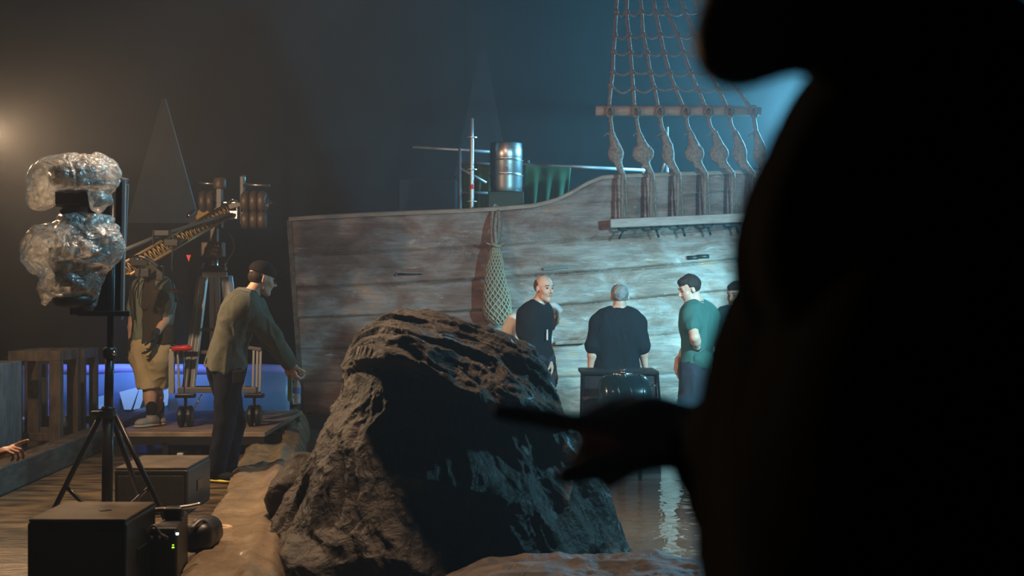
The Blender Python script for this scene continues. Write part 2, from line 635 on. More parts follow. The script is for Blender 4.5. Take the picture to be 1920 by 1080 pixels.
def water_material():
    m = bpy.data.materials.new('murky_water')
    m.use_nodes = True
    nt = m.node_tree
    b = nt.nodes['Principled BSDF']
    b.inputs['Base Color'].default_value = (0.12, 0.105, 0.08, 1)
    b.inputs['Roughness'].default_value = 0.03
    b.inputs['IOR'].default_value = 1.333
    tc = nt.nodes.new('ShaderNodeTexCoord')
    mp = nt.nodes.new('ShaderNodeMapping')
    mp.inputs['Scale'].default_value = (1.2, 1.0, 1)
    nt.links.new(tc.outputs['Object'], mp.inputs['Vector'])
    n1 = nt.nodes.new('ShaderNodeTexNoise')
    n1.inputs['Scale'].default_value = 2.6
    n1.inputs['Detail'].default_value = 2.5
    n1.inputs['Distortion'].default_value = 0.8
    nt.links.new(mp.outputs[0], n1.inputs['Vector'])
    bp = nt.nodes.new('ShaderNodeBump')
    bp.inputs['Strength'].default_value = 0.32
    bp.inputs['Distance'].default_value = 0.06
    nt.links.new(n1.outputs['Fac'], bp.inputs['Height'])
    nt.links.new(bp.outputs[0], b.inputs['Normal'])
    return m


M['water'] = water_material()


def hull_material():
    m = bpy.data.materials.new('weathered_ship_planks')
    m.use_nodes = True
    nt = m.node_tree
    N, L = nt.nodes, nt.links
    b = N['Principled BSDF']
    b.inputs['Roughness'].default_value = 0.55
    tc = N.new('ShaderNodeTexCoord')

    def noise(scale, st, detail=7, rough=0.6, dist=0.3):
        mp = N.new('ShaderNodeMapping')
        mp.inputs['Scale'].default_value = st
        L.new(tc.outputs['Object'], mp.inputs['Vector'])
        n = N.new('ShaderNodeTexNoise')
        n.inputs['Scale'].default_value = scale
        n.inputs['Detail'].default_value = detail
        n.inputs['Roughness'].default_value = rough
        n.inputs['Distortion'].default_value = dist
        L.new(mp.outputs[0], n.inputs['Vector'])
        return n

    def ramp(src, stops):
        r = N.new('ShaderNodeValToRGB')
        e = r.color_ramp.elements
        while len(e) < len(stops):
            e.new(0.5)
        for q, (p, c) in zip(e, stops):
            q.position = p
            q.color = (*c, 1)
        L.new(src.outputs['Fac'], r.inputs[0])
        return r

    def mix(a, b_, fac, mode='MIX'):
        x = N.new('ShaderNodeMix')
        x.data_type = 'RGBA'
        x.blend_type = mode
        if isinstance(fac, float):
            x.inputs[0].default_value = fac
        else:
            L.new(fac.outputs[0], x.inputs[0])
        L.new(a, x.inputs[6])
        L.new(b_, x.inputs[7])
        return x

    big = noise(2.2, (0.7, 1, 1.5), 8, 0.68, 0.5)
    base = ramp(big, [(0.30, (0.07, 0.038, 0.028)), (0.45, (0.17, 0.095, 0.07)), (0.57, (0.24, 0.20, 0.185)), (0.70, (0.40, 0.22, 0.13))])
    grain = noise(6, (0.5, 1, 4.0), 9, 0.7)
    gr = ramp(grain, [(0.30, (0.55, 0.55, 0.55)), (0.70, (1.30, 1.28, 1.26))])
    c1 = mix(base.outputs[0], gr.outputs[0], 1.0, 'MULTIPLY')
    sc = noise(4.2, (0.8, 1, 2.6), 8, 0.72, 0.8)
    scf = ramp(sc, [(0.60, (0, 0, 0)), (0.72, (1, 1, 1))])
    white = N.new('ShaderNodeRGB')
    white.outputs[0].default_value = (0.50, 0.46, 0.42, 1)
    c2 = N.new('ShaderNodeMix')
    c2.data_type = 'RGBA'
    mu = N.new('ShaderNodeMath')
    mu.operation = 'MULTIPLY'
    mu.inputs[1].default_value = 0.75
    L.new(scf.outputs[0], mu.inputs[0])
    L.new(mu.outputs[0], c2.inputs[0])
    L.new(c1.outputs[2], c2.inputs[6])
    L.new(white.outputs[0], c2.inputs[7])
    L.new(c2.outputs[2], b.inputs['Base Color'])
    bp = N.new('ShaderNodeBump')
    bp.inputs['Strength'].default_value = 0.5
    bp.inputs['Distance'].default_value = 0.02
    L.new(grain.outputs['Fac'], bp.inputs['Height'])
    L.new(bp.outputs[0], b.inputs['Normal'])
    return m


M['hull'] = hull_material()


def plastic_material():
    m = bpy.data.materials.new('milky_plastic_film')
    m.use_nodes = True
    nt = m.node_tree
    N, L = nt.nodes, nt.links
    out = N['Material Output']
    N.remove(N['Principled BSDF'])
    tr = N.new('ShaderNodeBsdfTransparent')
    tl = N.new('ShaderNodeBsdfTranslucent')
    tl.inputs['Color'].default_value = (0.88, 0.86, 0.82, 1)
    df = N.new('ShaderNodeBsdfDiffuse')
    df.inputs['Color'].default_value = (0.80, 0.80, 0.80, 1)
    gl = N.new('ShaderNodeBsdfGlossy')
    gl.inputs['Roughness'].default_value = 0.16
    tc = N.new('ShaderNodeTexCoord')
    nz = N.new('ShaderNodeTexNoise')
    nz.inputs['Scale'].default_value = 11
    nz.inputs['Detail'].default_value = 3
    nz.inputs['Distortion'].default_value = 2.6
    L.new(tc.outputs['Object'], nz.inputs['Vector'])
    bp = N.new('ShaderNodeBump')
    bp.inputs['Strength'].default_value = 0.9
    bp.inputs['Distance'].default_value = 0.03
    L.new(nz.outputs['Fac'], bp.inputs['Height'])
    for s in (df, gl, tl):
        L.new(bp.outputs[0], s.inputs['Normal'])
    m1 = N.new('ShaderNodeMixShader')
    m1.inputs[0].default_value = 0.6
    L.new(df.outputs[0], m1.inputs[1])
    L.new(tl.outputs[0], m1.inputs[2])
    m2 = N.new('ShaderNodeMixShader')
    cr = N.new('ShaderNodeMapRange')
    cr.inputs['From Min'].default_value = 0.35
    cr.inputs['From Max'].default_value = 0.65
    cr.inputs['To Min'].default_value = 0.34
    cr.inputs['To Max'].default_value = 0.80
    L.new(nz.outputs['Fac'], cr.inputs[0])
    L.new(cr.outputs[0], m2.inputs[0])
    L.new(tr.outputs[0], m2.inputs[1])
    L.new(m1.outputs[0], m2.inputs[2])
    m3 = N.new('ShaderNodeMixShader')
    lw = N.new('ShaderNodeLayerWeight')
    lw.inputs['Blend'].default_value = 0.25
    ma = N.new('ShaderNodeMath')
    ma.operation = 'MULTIPLY_ADD'
    ma.inputs[1].default_value = 0.6
    ma.inputs[2].default_value = 0.12
    L.new(lw.outputs['Fresnel'], ma.inputs[0])
    L.new(ma.outputs[0], m3.inputs[0])
    L.new(m2.outputs[0], m3.inputs[1])
    L.new(gl.outputs[0], m3.inputs[2])
    L.new(m3.outputs[0], out.inputs['Surface'])
    return m


M['plastic'] = plastic_material()
M['clear'] = mat('clear_bottle_plastic', (0.75, 0.88, 0.95), 0.08)
M['clear'].node_tree.nodes['Principled BSDF'].inputs['Transmission Weight'].default_value = 0.6
M['clear'].node_tree.nodes['Principled BSDF'].inputs['IOR'].default_value = 1.25

# ------------------------------------------------------------------ setting: hall, floor, pool
XL, XR, YB, YF, ZC = -8.5, 7.0, 21.0, -1.2, 7.0


def struct(name, mb, m, bevel=0.0):
    return tag(mb.build(name, m, None, bevel=bevel), kind='structure')


# walkway runs from near right to far left; pool lies to its right
WK = [(5.2, -1.42), (7.09, -1.665), (16.6, -2.90)]      # (y, x) of the left edge


def wx(y):
    return -1.590 + (y - 7.09) * (-0.130)


WW = 0.37
WATER = -0.08
HY = 15.5
mb = MB()
ys = np.linspace(YF, 17.5, 8)
A = np.array([[[XL, y, 0.0], [wx(y) + 0.05, y, 0.0]] for y in ys])
mb.grid(A)
mb.grid(A - np.array([0, 0, 0.3]))
mb.grid(np.array([[[wx(15.28), 15.62, -0.001], [XR, 15.62, -0.001]], [[wx(15.28), 17.5, -0.001], [XR, 17.5, -0.001]]]))
mb.grid(np.array([[[XL, 17.5, 0.0], [XR, 17.5, 0.0]], [[XL, YB, 0.0], [XR, YB, 0.0]]]))
floor_o = struct('floor', mb, M['floor'])
struct('wall_back', MB().box(((XL + XR) / 2, YB + 0.1, ZC / 2 - 0.2), (XR - XL + 0.4, 0.2, ZC + 0.8)), M['hall'])
struct('wall_left', MB().box((XL - 0.1, (YB + YF) / 2, ZC / 2 - 0.2), (0.2, YB - YF, ZC + 0.8)), M['hall'])
struct('wall_right', MB().box((XR + 0.1, (YB + YF) / 2, ZC / 2 - 0.2), (0.2, YB - YF, ZC + 0.8)), M['hall'])
struct('wall_front', MB().box(((XL + XR) / 2, YF - 0.1, ZC / 2 - 0.2), (XR - XL + 0.4, 0.2, ZC + 0.8)), M['hall'])
struct('ceiling', MB().box(((XL + XR) / 2, (YB + YF) / 2, ZC + 0.1), (XR - XL + 0.4, YB - YF + 0.4, 0.2)), M['hall'])
# pool bottom and rim
struct('pool_floor', MB().box((2.0, 9.0, -0.36), (10.0, 17.2, 0.1)), M['wood_dark'])
# near edge of the pool: studio floor in front of it
struct('floor_front', MB().box(((XR - 1.0) / 2 + 0.05, 2.2, -0.15), (XR + 0.9, 6.8, 0.30)), M['wood_dark'])

# water with real ripples
nx_, ny_ = 150, 260
gx = np.linspace(-2.75, XR, nx_)
gy = np.linspace(5.62, 15.62, ny_)
X, Y = np.meshgrid(gx, gy, indexing='ij')
Z = WATER + 0.006 * fbm(np.stack([X * 2.2, Y * 1.6, X * 0], -1), 3)
mb = MB().grid(np.stack([X, Y, Z], -1))
w = mb.build('pool_water', M['water'], None, smooth=True)
tag(w, 'murky rippling water in the studio pool reflecting cyan light', 'water', kind='stuff')
# dark rim board on which the ship wall stands
struct('trim_1', MB().box((2.3, HY + 0.02, -0.115), (9.8, 0.30, 0.36)), M['dark_green'], bevel=0.01)

# walkway
mb = MB()
A = []
for y in np.linspace(YF, 15.28, 3):
    A.append((wx(y), y))
(x0, y0), _, (x1, y1) = A
mb.add([(x0, y0, -0.3), (x0 + WW, y0, -0.3), (x1 + WW, y1, -0.3), (x1, y1, -0.3), (x0, y0, 0.035), (x0 + WW, y0, 0.035), (x1 + WW, y1, 0.035), (x1, y1, 0.035)],
       [(0, 1, 2, 3), (4, 5, 6, 7), (0, 1, 5, 4), (1, 2, 6, 5), (2, 3, 7, 6), (3, 0, 4, 7)])
struct('trim_2', mb, M['wood_dark'])
# crumpled sheet over it
n1, n2 = 420, 60
T = np.linspace(0, 1, n1)
U = np.linspace(0, 1, n2)
Yg = 4.0 + T * 11.25
P = np.zeros((n1, n2, 3))
for i, y in enumerate(Yg):
    x = wx(y) - 0.05 + U * (WW + 0.14) + 0.02 * math.sin(y * 3.1) * (U - .5)
    P[i, :, 0] = x
    P[i, :, 1] = y
    edge = np.clip((U - 0.82) / 0.18, 0, 1) ** 2 * 0.17
    ledge = np.clip((0.12 - U) / 0.12, 0, 1) ** 1.5 * 0.035
    P[i, :, 2] = 0.055 - edge - ledge
q = np.stack([P[..., 0] * 3.0, P[..., 1] * 2.6, P[..., 0] * 0], -1)
far = np.clip((P[..., 1] - 8.6) / 3, 0.25, 1)
P[..., 2] += 0.050 * ridged(q * np.array([.8, 1.5, 1]), 4, 0.5) * far + 0.018 * ridged(q * 3.1 + 5, 3, .5) + 0.016
P[..., 2] += 0.055 * np.exp(-((U[None, :] - 0.66) / 0.10) ** 2) * (0.6 + 0.7 * fbm(np.stack([Yg * 0.8, Yg * 0, Yg * 0], -1), 2))[:, None]
P[..., 2] = np.where(U[None, :] < 0.86, np.maximum(P[..., 2], 0.037), P[..., 2])
o = MB().grid(P).build('plastic_sheet', M['tarp'], None, smooth=True)
tag(o, 'long crumpled tan plastic sheet covering the walkway beside the pool', 'plastic sheet')

# kerb beam on the left
a, b = np.array([-3.50, 5.5, 0.10]), np.array([-3.80, 15.0, 0.10])
o = MB().bar(a, b, 0.16, 0.20).build('timber_beam', M['wood_dark'], None, bevel=0.012)
tag(o, 'long dark timber beam lying along the left edge of the boards', 'beam')


# ------------------------------------------------------------------ ship wall
def pz(py, d=HY):
    return EYE - (py - 540.0) * d / F


def pxx(px, d=HY):
    return (px - 960.0) * d / F


top_px = [(540, 413), (620, 408), (700, 404), (800, 400), (880, 397), (940, 393), (1000, 388), (1040, 378), (1070, 364), (1100, 346),
          (1128, 335), (1160, 333), (1260, 329), (1380, 325), (1500, 322), (1950, 315)]
tx = np.array([pxx(p[0]) for p in top_px])
tz = np.array([pz(p[1]) for p in top_px])


def hull_top(x):
    return np.interp(x, tx, tz)


def hull_left(z):
    t = (z - pz(775)) / (pz(412) - pz(775))
    return pxx(571) + t * (pxx(545) - pxx(571))


def sheer(x):
    q = x - pxx(550)
    return 0.035 * q + 0.006 * q * q


seams = np.array([pz(p) for p in (795, 775, 715, 655, 597, 540, 478, 412, 350, 280, 210, 150)])
ship = empty('ship_wall', (1.2, HY, 0.06), 'weathered wooden ship side standing behind the men, painted planks', 'ship set')
nu, nv = 520, 330
Uu = np.linspace(0, 1, nu)
Vv = np.linspace(0, 1, nv)
G = np.zeros((nu, nv, 3))
zb = pz(775) - 0.01
for j, v in enumerate(Vv):
    pass
xr = pxx(1990)
xs_top = None
for i, u in enumerate(Uu):
    xt = pxx(545) + u * (xr - pxx(545))
    zt = hull_top(xt)
    z = zb + Vv * (zt - zb)
    shift = (1 - u) * (pxx(571) - pxx(545)) * (1 - Vv)
    G[i, :, 0] = xt + shift
    G[i, :, 2] = z
fade = np.clip((G[..., 2] - zb) / 1.3, 0, 1)
zz = G[..., 2] - sheer(G[..., 0]) * fade
k = np.clip(np.searchsorted(seams, zz) - 1, 0, len(seams) - 2)
loc = (zz - seams[k]) / (seams[k + 1] - seams[k])
strong = np.isin(k, (4, 5)) * 1.0
amp = 0.012 + 0.030 * strong
prot = amp * (1 - loc) ** 1.2
groove = np.exp(-(loc / 0.045) ** 2) * 0.028 + np.exp(-((1 - loc) / 0.045) ** 2) * 0.028
groove = groove * (.35 + .65 * strong)
rough_ = 0.007 * fbm(np.stack([G[..., 0] * 1.6, zz * 9, k * 3.1], -1), 5) + 0.010 * fbm(np.stack([G[..., 0] * .8, zz * 1.3, k * 0 + 2.0], -1), 2)
G[..., 1] = HY - 0.06 - prot + groove - rough_
mb = MB().grid(G)
mb.build('planking', M['hull'], ship, smooth=True)
# body of the wall behind the planks
poly = [(pxx(571), zb), (xr, zb)] + [(float(x), float(z) - 0.012) for x, z in zip(tx[::-1], tz[::-1])]
poly = [(max(p[0], pxx(547)) if p[1] > 1 else p[0], p[1]) for p in poly]
MB().prism(poly, HY - 0.035, HY + 0.07).build('backing_frame', M['wood_dark'], ship)
# capping rail
pts = [(x, HY - 0.02, hull_top(x) + 0.006) for x in np.linspace(pxx(544), xr, 120)]
mb = MB()
n = len(pts)
prof = [(-0.085, -0.02), (-0.085, 0.016), (-0.07, 0.026), (0.09, 0.026), (0.09, -0.02)]
vs_, fs_ = [], []
for i, p in enumerate(pts):
    vs_ += [(p[0], p[1] + a_, p[2] + b_) for a_, b_ in prof]
m_ = len(prof)
for i in range(n - 1):
    for j in range(m_):
        l = (j + 1) % m_
        fs_.append((i * m_ + j, i * m_ + l, (i + 1) * m_ + l, (i + 1) * m_ + j))
fs_ += [tuple(range(m_)), tuple((n - 1) * m_ + j for j in range(m_))]
mb.add(vs_, fs_).build('capping_rail', mat('bare_rail_wood', (0.24, 0.17, 0.13), 0.6, col2=(0.32, 0.25, 0.20), scale=6, stretch=(1, 4, 4), bump=.2), ship)
MB().add([(pxx(545) - .03, HY - .10, pz(414)), (pxx(545) + .02, HY - .10, pz(414)), (pxx(571) + .02, HY - .10, zb), (pxx(571) - .03, HY - .10, zb),
          (pxx(545) - .03, HY + .07, pz(414)), (pxx(545) + .02, HY + .07, pz(414)), (pxx(571) + .02, HY + .07, zb), (pxx(571) - .03, HY + .07, zb)],
         [(0, 1, 2, 3), (7, 6, 5, 4), (0, 4, 5, 1), (1, 5, 6, 2), (2, 6, 7, 3), (3, 7, 4, 0)]).build('end_board', M['wood_dark'], ship)
# drain holes: dark slots in the planks
for (x0_, x1_, yy, hh, nm) in ((744, 792, 514, 5, 'scupper'), (1287, 1307, 484, 8, 'scupper'), (1304, 1327, 482, 8, 'scupper')):
    a_ = np.array([pxx(x0_), HY - 0.098, pz(yy)])
    b_ = np.array([pxx(x1_), HY - 0.098, pz(yy - 1)])
    MB().tube([a_, b_], hh / 2 / 170.0, 12).build(nm, M['black'], ship, smooth=True)
MB().tube([at(746, 518, HY - .12), at(742, 514, HY - .12), at(748, 511, HY - .12), at(792, 512, HY - .12)], 0.006, 6).build('bracket', M['rope_blue'], ship)
MB().bar(at(1040, 643, HY - .12), at(1102, 640, HY - .12), 0.05, 0.045).build('rubbing_strake', M['hull'], ship, bevel=0.01)
MB().bar(at(1018, 505, HY - .11), at(1066, 500, HY - .11), 0.02, 0.03).build('rubbing_strake', mat('green_grey_patch', (0.10, 0.12, 0.11), 0.7), ship, bevel=0.008)
# channel board for the shrouds
cb0, cb1 = at(1143, 420, HY - .22), at(1640, 398, HY - .22)
MB().bar(cb0, cb1, 0.26, 0.095).build('channel_board', mat('channel_wood', (0.30, 0.24, 0.21), 0.6, col2=(0.38, 0.33, 0.30), scale=7, stretch=(1, 5, 5), bump=.3), ship, bevel=0.008)
for xk in (1168, 1228, 1277, 1325, 1377, 1430):
    t = (xk - 1143) / (1640 - 1143)
    p = cb0 + (cb1 - cb0) * t + np.array([0, -0.06, -0.05])
    mb = MB()
    mb.tube([p + (-0.06, 0, 0), p + (-0.03, 0, -.025), p + (0.03, 0, -.025), p + (0.06, 0, 0)], 0.016, 6)
    mb.tube([p + (0.0, 0, -0.02), p + (-0.02 if xk < 1200 else 0.02, 0, -0.07), p + (-0.05 if xk < 1200 else 0.035, 0.0, -0.12)], 0.013, 6)
    mb.build('iron_hook', M['black_metal'], ship, smooth=True)

# ------------------------------------------------------------------ shrouds and ratlines
rig = empty('ship_rigging', at(1250, 405, HY - .25), 'rope ratlines with knotted blocks tied down to the ship wall', 'rigging')
RD = HY - 0.26
bar_y = 208
sh_bot = [1168, 1222, 1272, 1323, 1374, 1412, 1440]            # at the wall top
sh_bar = [1141, 1190, 1235, 1284, 1326, 1366, 1411]            # at the spreader bar
sh_cross = {165: [1145, 1187, 1227, 1266, 1307, 1346, 1382], 135: [1149, 1185, 1219, 1255, 1294, 1331, 1362], 98: [1150, 1182, 1213, 1245, 1281, 1316, 1348],
            65: [1153, 1179, 1206, 1238, 1271, 1303, 1330], 22: [1155, 1175, 1203, 1229, 1252, 1285, 1312], -40: [1160, 1178, 1198, 1219, 1240, 1262, 1285],
            -120: [1170, 1183, 1197, 1212, 1228, 1243, 1258]}
for i in range(7):
    pts = [at(sh_bar[i], bar_y, RD)]
    for yy in (165, 135, 98, 65, 22, -40, -120):
        pts.append(at(sh_cross[yy][i], yy, RD + random.uniform(-.015, .015)))
    MB().tube(smooth_path(pts, 4), 0.021, 8, twist=0.3).build('shroud', M['rope'], rig, smooth=True)
    # knot on the bar
    c = at(sh_bar[i] + 2, bar_y + 2, RD - 0.02)
    loop = [c + 0.045 * np.array([0.75 * math.cos(q), -0.9 * abs(math.sin(q)) * .9, 1.25 * math.sin(q)]) for q in np.linspace(0, 2 * math.pi, 14)[:-1]]
    MB().tube(loop, 0.020, 8, closed=True).build('knot', M['rope'], rig, smooth=True)
    # rope down to the block and the knotted cover
    bx, by = sh_bar[i] + (sh_bot[i] - sh_bar[i]) * 0.42, 285
    wch = [1.0, 1.35, 0.8, 1.2, 1.2, 0.9, 0.9][i]
    MB().tube(smooth_path([at(sh_bar[i] + 1, bar_y, RD), at(sh_bar[i] + 5, 235, RD), at(bx - 4, 252, RD)], 4), 0.022, 8).build('lanyard', M['rope'], rig, smooth=True)
    pr = [cone(at(bx - 6, 250, RD), at(bx + 1, 272, RD), 0.035, 0.055, k=.03),
          ell(at(bx + 2, 288, RD), (0.088 * wch, 0.055, 0.105), k=.03),
          cone(at(bx + 4, 300, RD), at(sh_bot[i] - 2, 324, RD), 0.05, 0.030, k=.03),
          cone(at(bx + 2, 282, RD - .05), at(bx + 10, 314, RD - .03), 0.012, 0.014, k=.015),
          cone(at(bx - 3, 284, RD - .05), at(bx + 4, 314, RD - .03), 0.010, 0.012, k=.015)]
    blob('wrapped_block', pr, 0.010, M['rope'], rig, noise=lambda p: 0.006 * fbm(p * 30, 2))
    MB().tube(smooth_path([at(bx - 8, 254, RD - .03), at(bx - 15 + 3 * (i % 3), 250, RD - .05), at(bx - 20 + 4 * (i % 2), 256, RD - .05)], 4), 0.008, 6).build('rope_end', M['rope'], rig, smooth=True)
    # two lines over the wall down to the channel board
    for dx, r_ in ((-1, 0.020), (5, 0.011)):
        MB().tube([at(sh_bot[i] + dx * .4, 322, RD), at(sh_bot[i] + dx, 345, RD - .02), at(sh_bot[i] + dx * 1.6, 412 - i * 2, RD - .02)], r_, 8).build('lashing', M['rope'], rig, smooth=True)
rows = (165, 135, 98, 65, 22, -40)
for yy in rows:
    xs = sh_cross[yy]
    for i in range(6):
        a_, b_ = at(xs[i], yy, RD - .02), at(xs[i + 1], yy, RD - .02)
        s_ = 0.020 + 0.03 * random.random()
        if yy == 165 and i == 0:
            s_ = 0.07
            a_[2] += 0.03
        mid = (a_ + b_) / 2 - np.array([0, 0, s_])
        MB().tube(smooth_path([a_, mid, b_], 5), 0.013, 6).build('ratline', M['rope_blue'], rig, smooth=True)
        MB().lathe(a_ - np.array([.03, 0, 0]), [(0.016, 0), (0.026, .015), (0.026, .045), (0.016, .06)], axis=(1, 0, 0), seg=10).build('ratline_knot', M['rope'], rig, smooth=True)
MB().lathe(at(1116, 208, RD + .06), [(0.052, 0), (0.058, .01), (0.055, 1.4), (0.05, 1.8)], axis=(1, 0, -0.001), seg=20).build('spreader_bar', M['spar'], rig, smooth=True)

# ------------------------------------------------------------------ rope net hanging on the ship wall
ND = HY - 0.26
netb = empty('rope_net_bag', at(932, 608, ND), 'pale rope net full of buoys hanging on the ship wall', 'net')
prof = [(462, 4, 929), (475, 10, 929), (492, 13, 929), (510, 16, 928), (535, 20, 929), (560, 24, 931), (582, 26, 932), (598, 22, 935), (609, 10, 937)]
py_ = np.array([p[0] for p in prof], float)
pr_ = np.array([p[1] for p in prof], float) / (F / ND)
pc_ = np.array([p[2] for p in prof], float)


def net_pt(s_, ang, off=0.0):
    yy = py_[0] + s_ * (py_[-1] - py_[0])
    r_ = np.interp(yy, py_, pr_) + off
    c_ = at(np.interp(yy, py_, pc_), yy, ND)
    return c_ + np.array([r_ * math.cos(ang), r_ * 0.8 * math.sin(ang), 0])


A = np.array([[net_pt(s_, a_, -0.010 + 0.006 * math.sin(5 * a_ + 20 * s_)) for a_ in np.linspace(0, 2 * math.pi, 40)] for s_ in np.linspace(0, 1, 50)])
MB().grid(A).build('filling', M['sack'], netb, smooth=True)
mb = MB()
for sgn in (1, -1):
    for k_ in range(15):
        pts = [net_pt(s_, 2 * math.pi * k_ / 15 + sgn * s_ * 4.6, 0.004 + .003 * math.sin(k_ * 2.1 + s_ * 15)) for s_ in np.linspace(0, 1, 46)]
        mb.tube(pts, 0.0095, 5)
mb.build('netting', M['net'], netb, smooth=True)
MB().tube(smooth_path([at(924, 462, ND), at(922, 420, ND + .10), at(925, 391, ND + .22), at(928, 387, ND + .3), at(934, 396, ND + .17), at(936, 425, ND + .08), at(930, 462, ND)], 6), 0.026, 9).build('hanging_rope', M['rope'], netb, smooth=True)
MB().tube(smooth_path([at(933, 391, ND + .2), at(928, 425, ND + .05), at(930, 458, ND - .02), at(929, 474, ND)], 6), 0.020, 9).build('hanging_rope', M['rope_blue'], netb, smooth=True)
c = at(929, 460, ND)
MB().tube([c + np.array([.05 * math.cos(q), .05 * math.sin(q), .012 * math.sin(2 * q)]) for q in np.linspace(0, 2 * math.pi, 16)[:-1]], 0.02, 8, closed=True).build('tie_knot', M['net'], netb, smooth=True)
for sx in (-1, 1):
    MB().tube(smooth_path([c, c + (sx * .06, -.03, .01), c + (sx * .10, -.03, .025)], 4), 0.008, 6).build('rope_end', M['net'], netb, smooth=True)

# ------------------------------------------------------------------ scaffold, keg, green tarps behind the ship
SD = 15.95


def ring(mb, p, r, t=0.012):
    mb.lathe(np.asarray(p) - (0, 0, t / 2), [(0.02, 0), (r, 0.002), (r, t), (0.02, t)], seg=14)


sc1 = empty('scaffold_pole', at(885, 540, SD) * np.array([1, 1, 0]), 'bright galvanised scaffold pole with red tape band rising behind ship wall', 'scaffold pole')
p0 = at(885, 400, SD)
MB().tube([(p0[0], SD, 0.0), (p0[0], SD, pz(264, SD)), (p0[0], SD, pz(256, SD)), (p0[0], SD, pz(222, SD))], [0.0245, 0.0245, 0.018, 0.018], 14).build('pole', M['alu'], sc1, smooth=True)
for yy in (258, 318, 378):
    mb = MB()
    ring(mb, (p0[0], SD, pz(yy, SD)), 0.06)
    mb.build('rosette', M['alu'], sc1)
MB().lathe((p0[0], SD, pz(355, SD)), [(0.026, 0), (0.026, 0.055)], seg=14).build('red_band', M['red'], sc1, label='red tape band around the pole')
SD2 = 16.8
sc2 = empty('scaffold', (at(862, 540, SD2)[0], SD2, 0), 'dull grey scaffold frame with long handrail behind the bright pole', 'scaffold')
x_ = at(862, 0, SD2)[0]
MB().tube([(x_, SD2, 0), (x_, SD2, pz(278, SD2))], 0.024, 10).build('pole', M['grey_metal'], sc2, smooth=True)
MB().tube([at(774, 276, SD2), at(862, 281, SD2), at(925, 285, SD2)], 0.018, 8).build('handrail', M['alu'], sc2, smooth=True)
MB().tube([at(862, 315, SD2), at(912, 343, SD2)], 0.018, 8).build('diagonal_brace', M['alu'], sc2, smooth=True)
MB().tube([at(862, 361, SD2), at(915, 362, SD2)], 0.018, 8).build('cross_bar', M['grey_metal'], sc2, smooth=True)
MB().tube([at(860, 305, SD2), at(931, 308, SD2)], 0.016, 8).build('top_rail', M['grey_metal'], sc2, smooth=True)
x2_ = at(928, 0, SD2)[0]
MB().tube([(x2_, SD2 + .1, 0), (x2_, SD2 + .1, pz(300, SD2))], 0.024, 10).build('pole', M['grey_metal'], sc2, smooth=True)
SD3 = 17.2
sc3 = empty('guard_rail', (at(1080, 540, SD3)[0], SD3, 0), 'pale two-bar guard rail running behind the curved part of ship wall', 'guard rail')
for ya, yb in ((308, 319), (362, 366)):
    MB().tube([at(975, ya, SD3), at(1210, yb, SD3)], 0.02, 8).build('rail', M['alu'], sc3, smooth=True)
for xx in (990, 1205):
    q = at(xx, 300, SD3)
    MB().tube([(q[0], SD3 + .04, 0), (q[0], SD3 + .04, q[2])], 0.024, 8).build('post', M['grey_metal'], sc3, smooth=True)


def sheet(name, pxs, d, m, label, cat):
    """Hanging cloth with folds: four pixel corners (tl, tr, br, bl)."""
    c_ = [at(*p, d) for p in pxs]
    n_ = 24
    A_ = np.zeros((n_, n_, 3))
    for i_ in range(n_):
        for j_ in range(n_):
            u_, v_ = i_ / (n_ - 1), j_ / (n_ - 1)
            p_ = (c_[0] * (1 - u_) + c_[1] * u_) * (1 - v_) + (c_[3] * (1 - u_) + c_[2] * u_) * v_
            p_[1] += 0.03 * math.sin(u_ * 22) * v_ + 0.012 * math.sin(9 * v_ + 4 * u_)
            A_[i_, j_] = p_
    mb_ = MB().grid(A_)
    o_ = mb_.build(name, m, None, smooth=True)
    sm = o_.modifiers.new('thickness', 'SOLIDIFY')
    sm.thickness = 0.006
    return tag(o_, label, cat)


sheet('tarpaulin', [(983, 309), (1071, 314), (1063, 395), (983, 395)], SD3 - .06, M['green_tarp'], 'green tarpaulin hung on guard rail right of the keg', 'tarpaulin')
sheet('tarpaulin', [(866, 305), (930, 308), (930, 396), (866, 394)], SD2 + .05, M['green_tarp'], 'green tarpaulin hung behind scaffold pole left of the keg', 'tarpaulin')
KD = 16.2
kx = at(949, 0, KD)[0]
base_z = pz(361, KD)
pl = empty('plinth', (kx, KD, 0), 'dark green tapered plinth carrying the steel keg', 'plinth')
w0, w1 = 0.27, 0.20
MB().add([(kx - w0, KD - w0, 0), (kx + w0, KD - w0, 0), (kx + w0, KD + w0, 0), (kx - w0, KD + w0, 0),
          (kx - w1, KD - w1, base_z), (kx + w1, KD - w1, base_z), (kx + w1, KD + w1, base_z), (kx - w1, KD + w1, base_z)],
         [(3, 2, 1, 0), (4, 5, 6, 7), (0, 1, 5, 4), (1, 2, 6, 5), (2, 3, 7, 6), (3, 0, 4, 7)]).build('body', M['dark_green'], pl, bevel=0.01)
keg = empty('steel_keg', (kx, KD, base_z), 'shiny ribbed stainless steel keg standing above ship wall', 'keg')
r = 0.188
MB().lathe((kx, KD, base_z), [(r * .93, 0), (r * .97, .01), (r * .97, .06), (r, .075), (r, .175), (r * 1.02, .185), (r * 1.02, .20), (r * .97, .21), (r, .22), (r, .345), (r * 1.02, .355), (r * 1.02, .37), (r * .97, .38),
                              (r, .39), (r, .50), (r * .97, .515), (r * .97, .56), (r * .93, .57), (r * .88, .57), (r * .88, .52), (r * .1, .51)], seg=40).build('body', M['steel'], keg, smooth=True)
for zz_ in (.192, .362):
    MB().tube([(kx + r * 1.03 * math.cos(q), KD + r * 1.03 * math.sin(q), base_z + zz_) for q in np.linspace(0, 2 * math.pi, 33)[:-1]], 0.008, 6, closed=True).build('rib', M['steel'], keg, smooth=True)
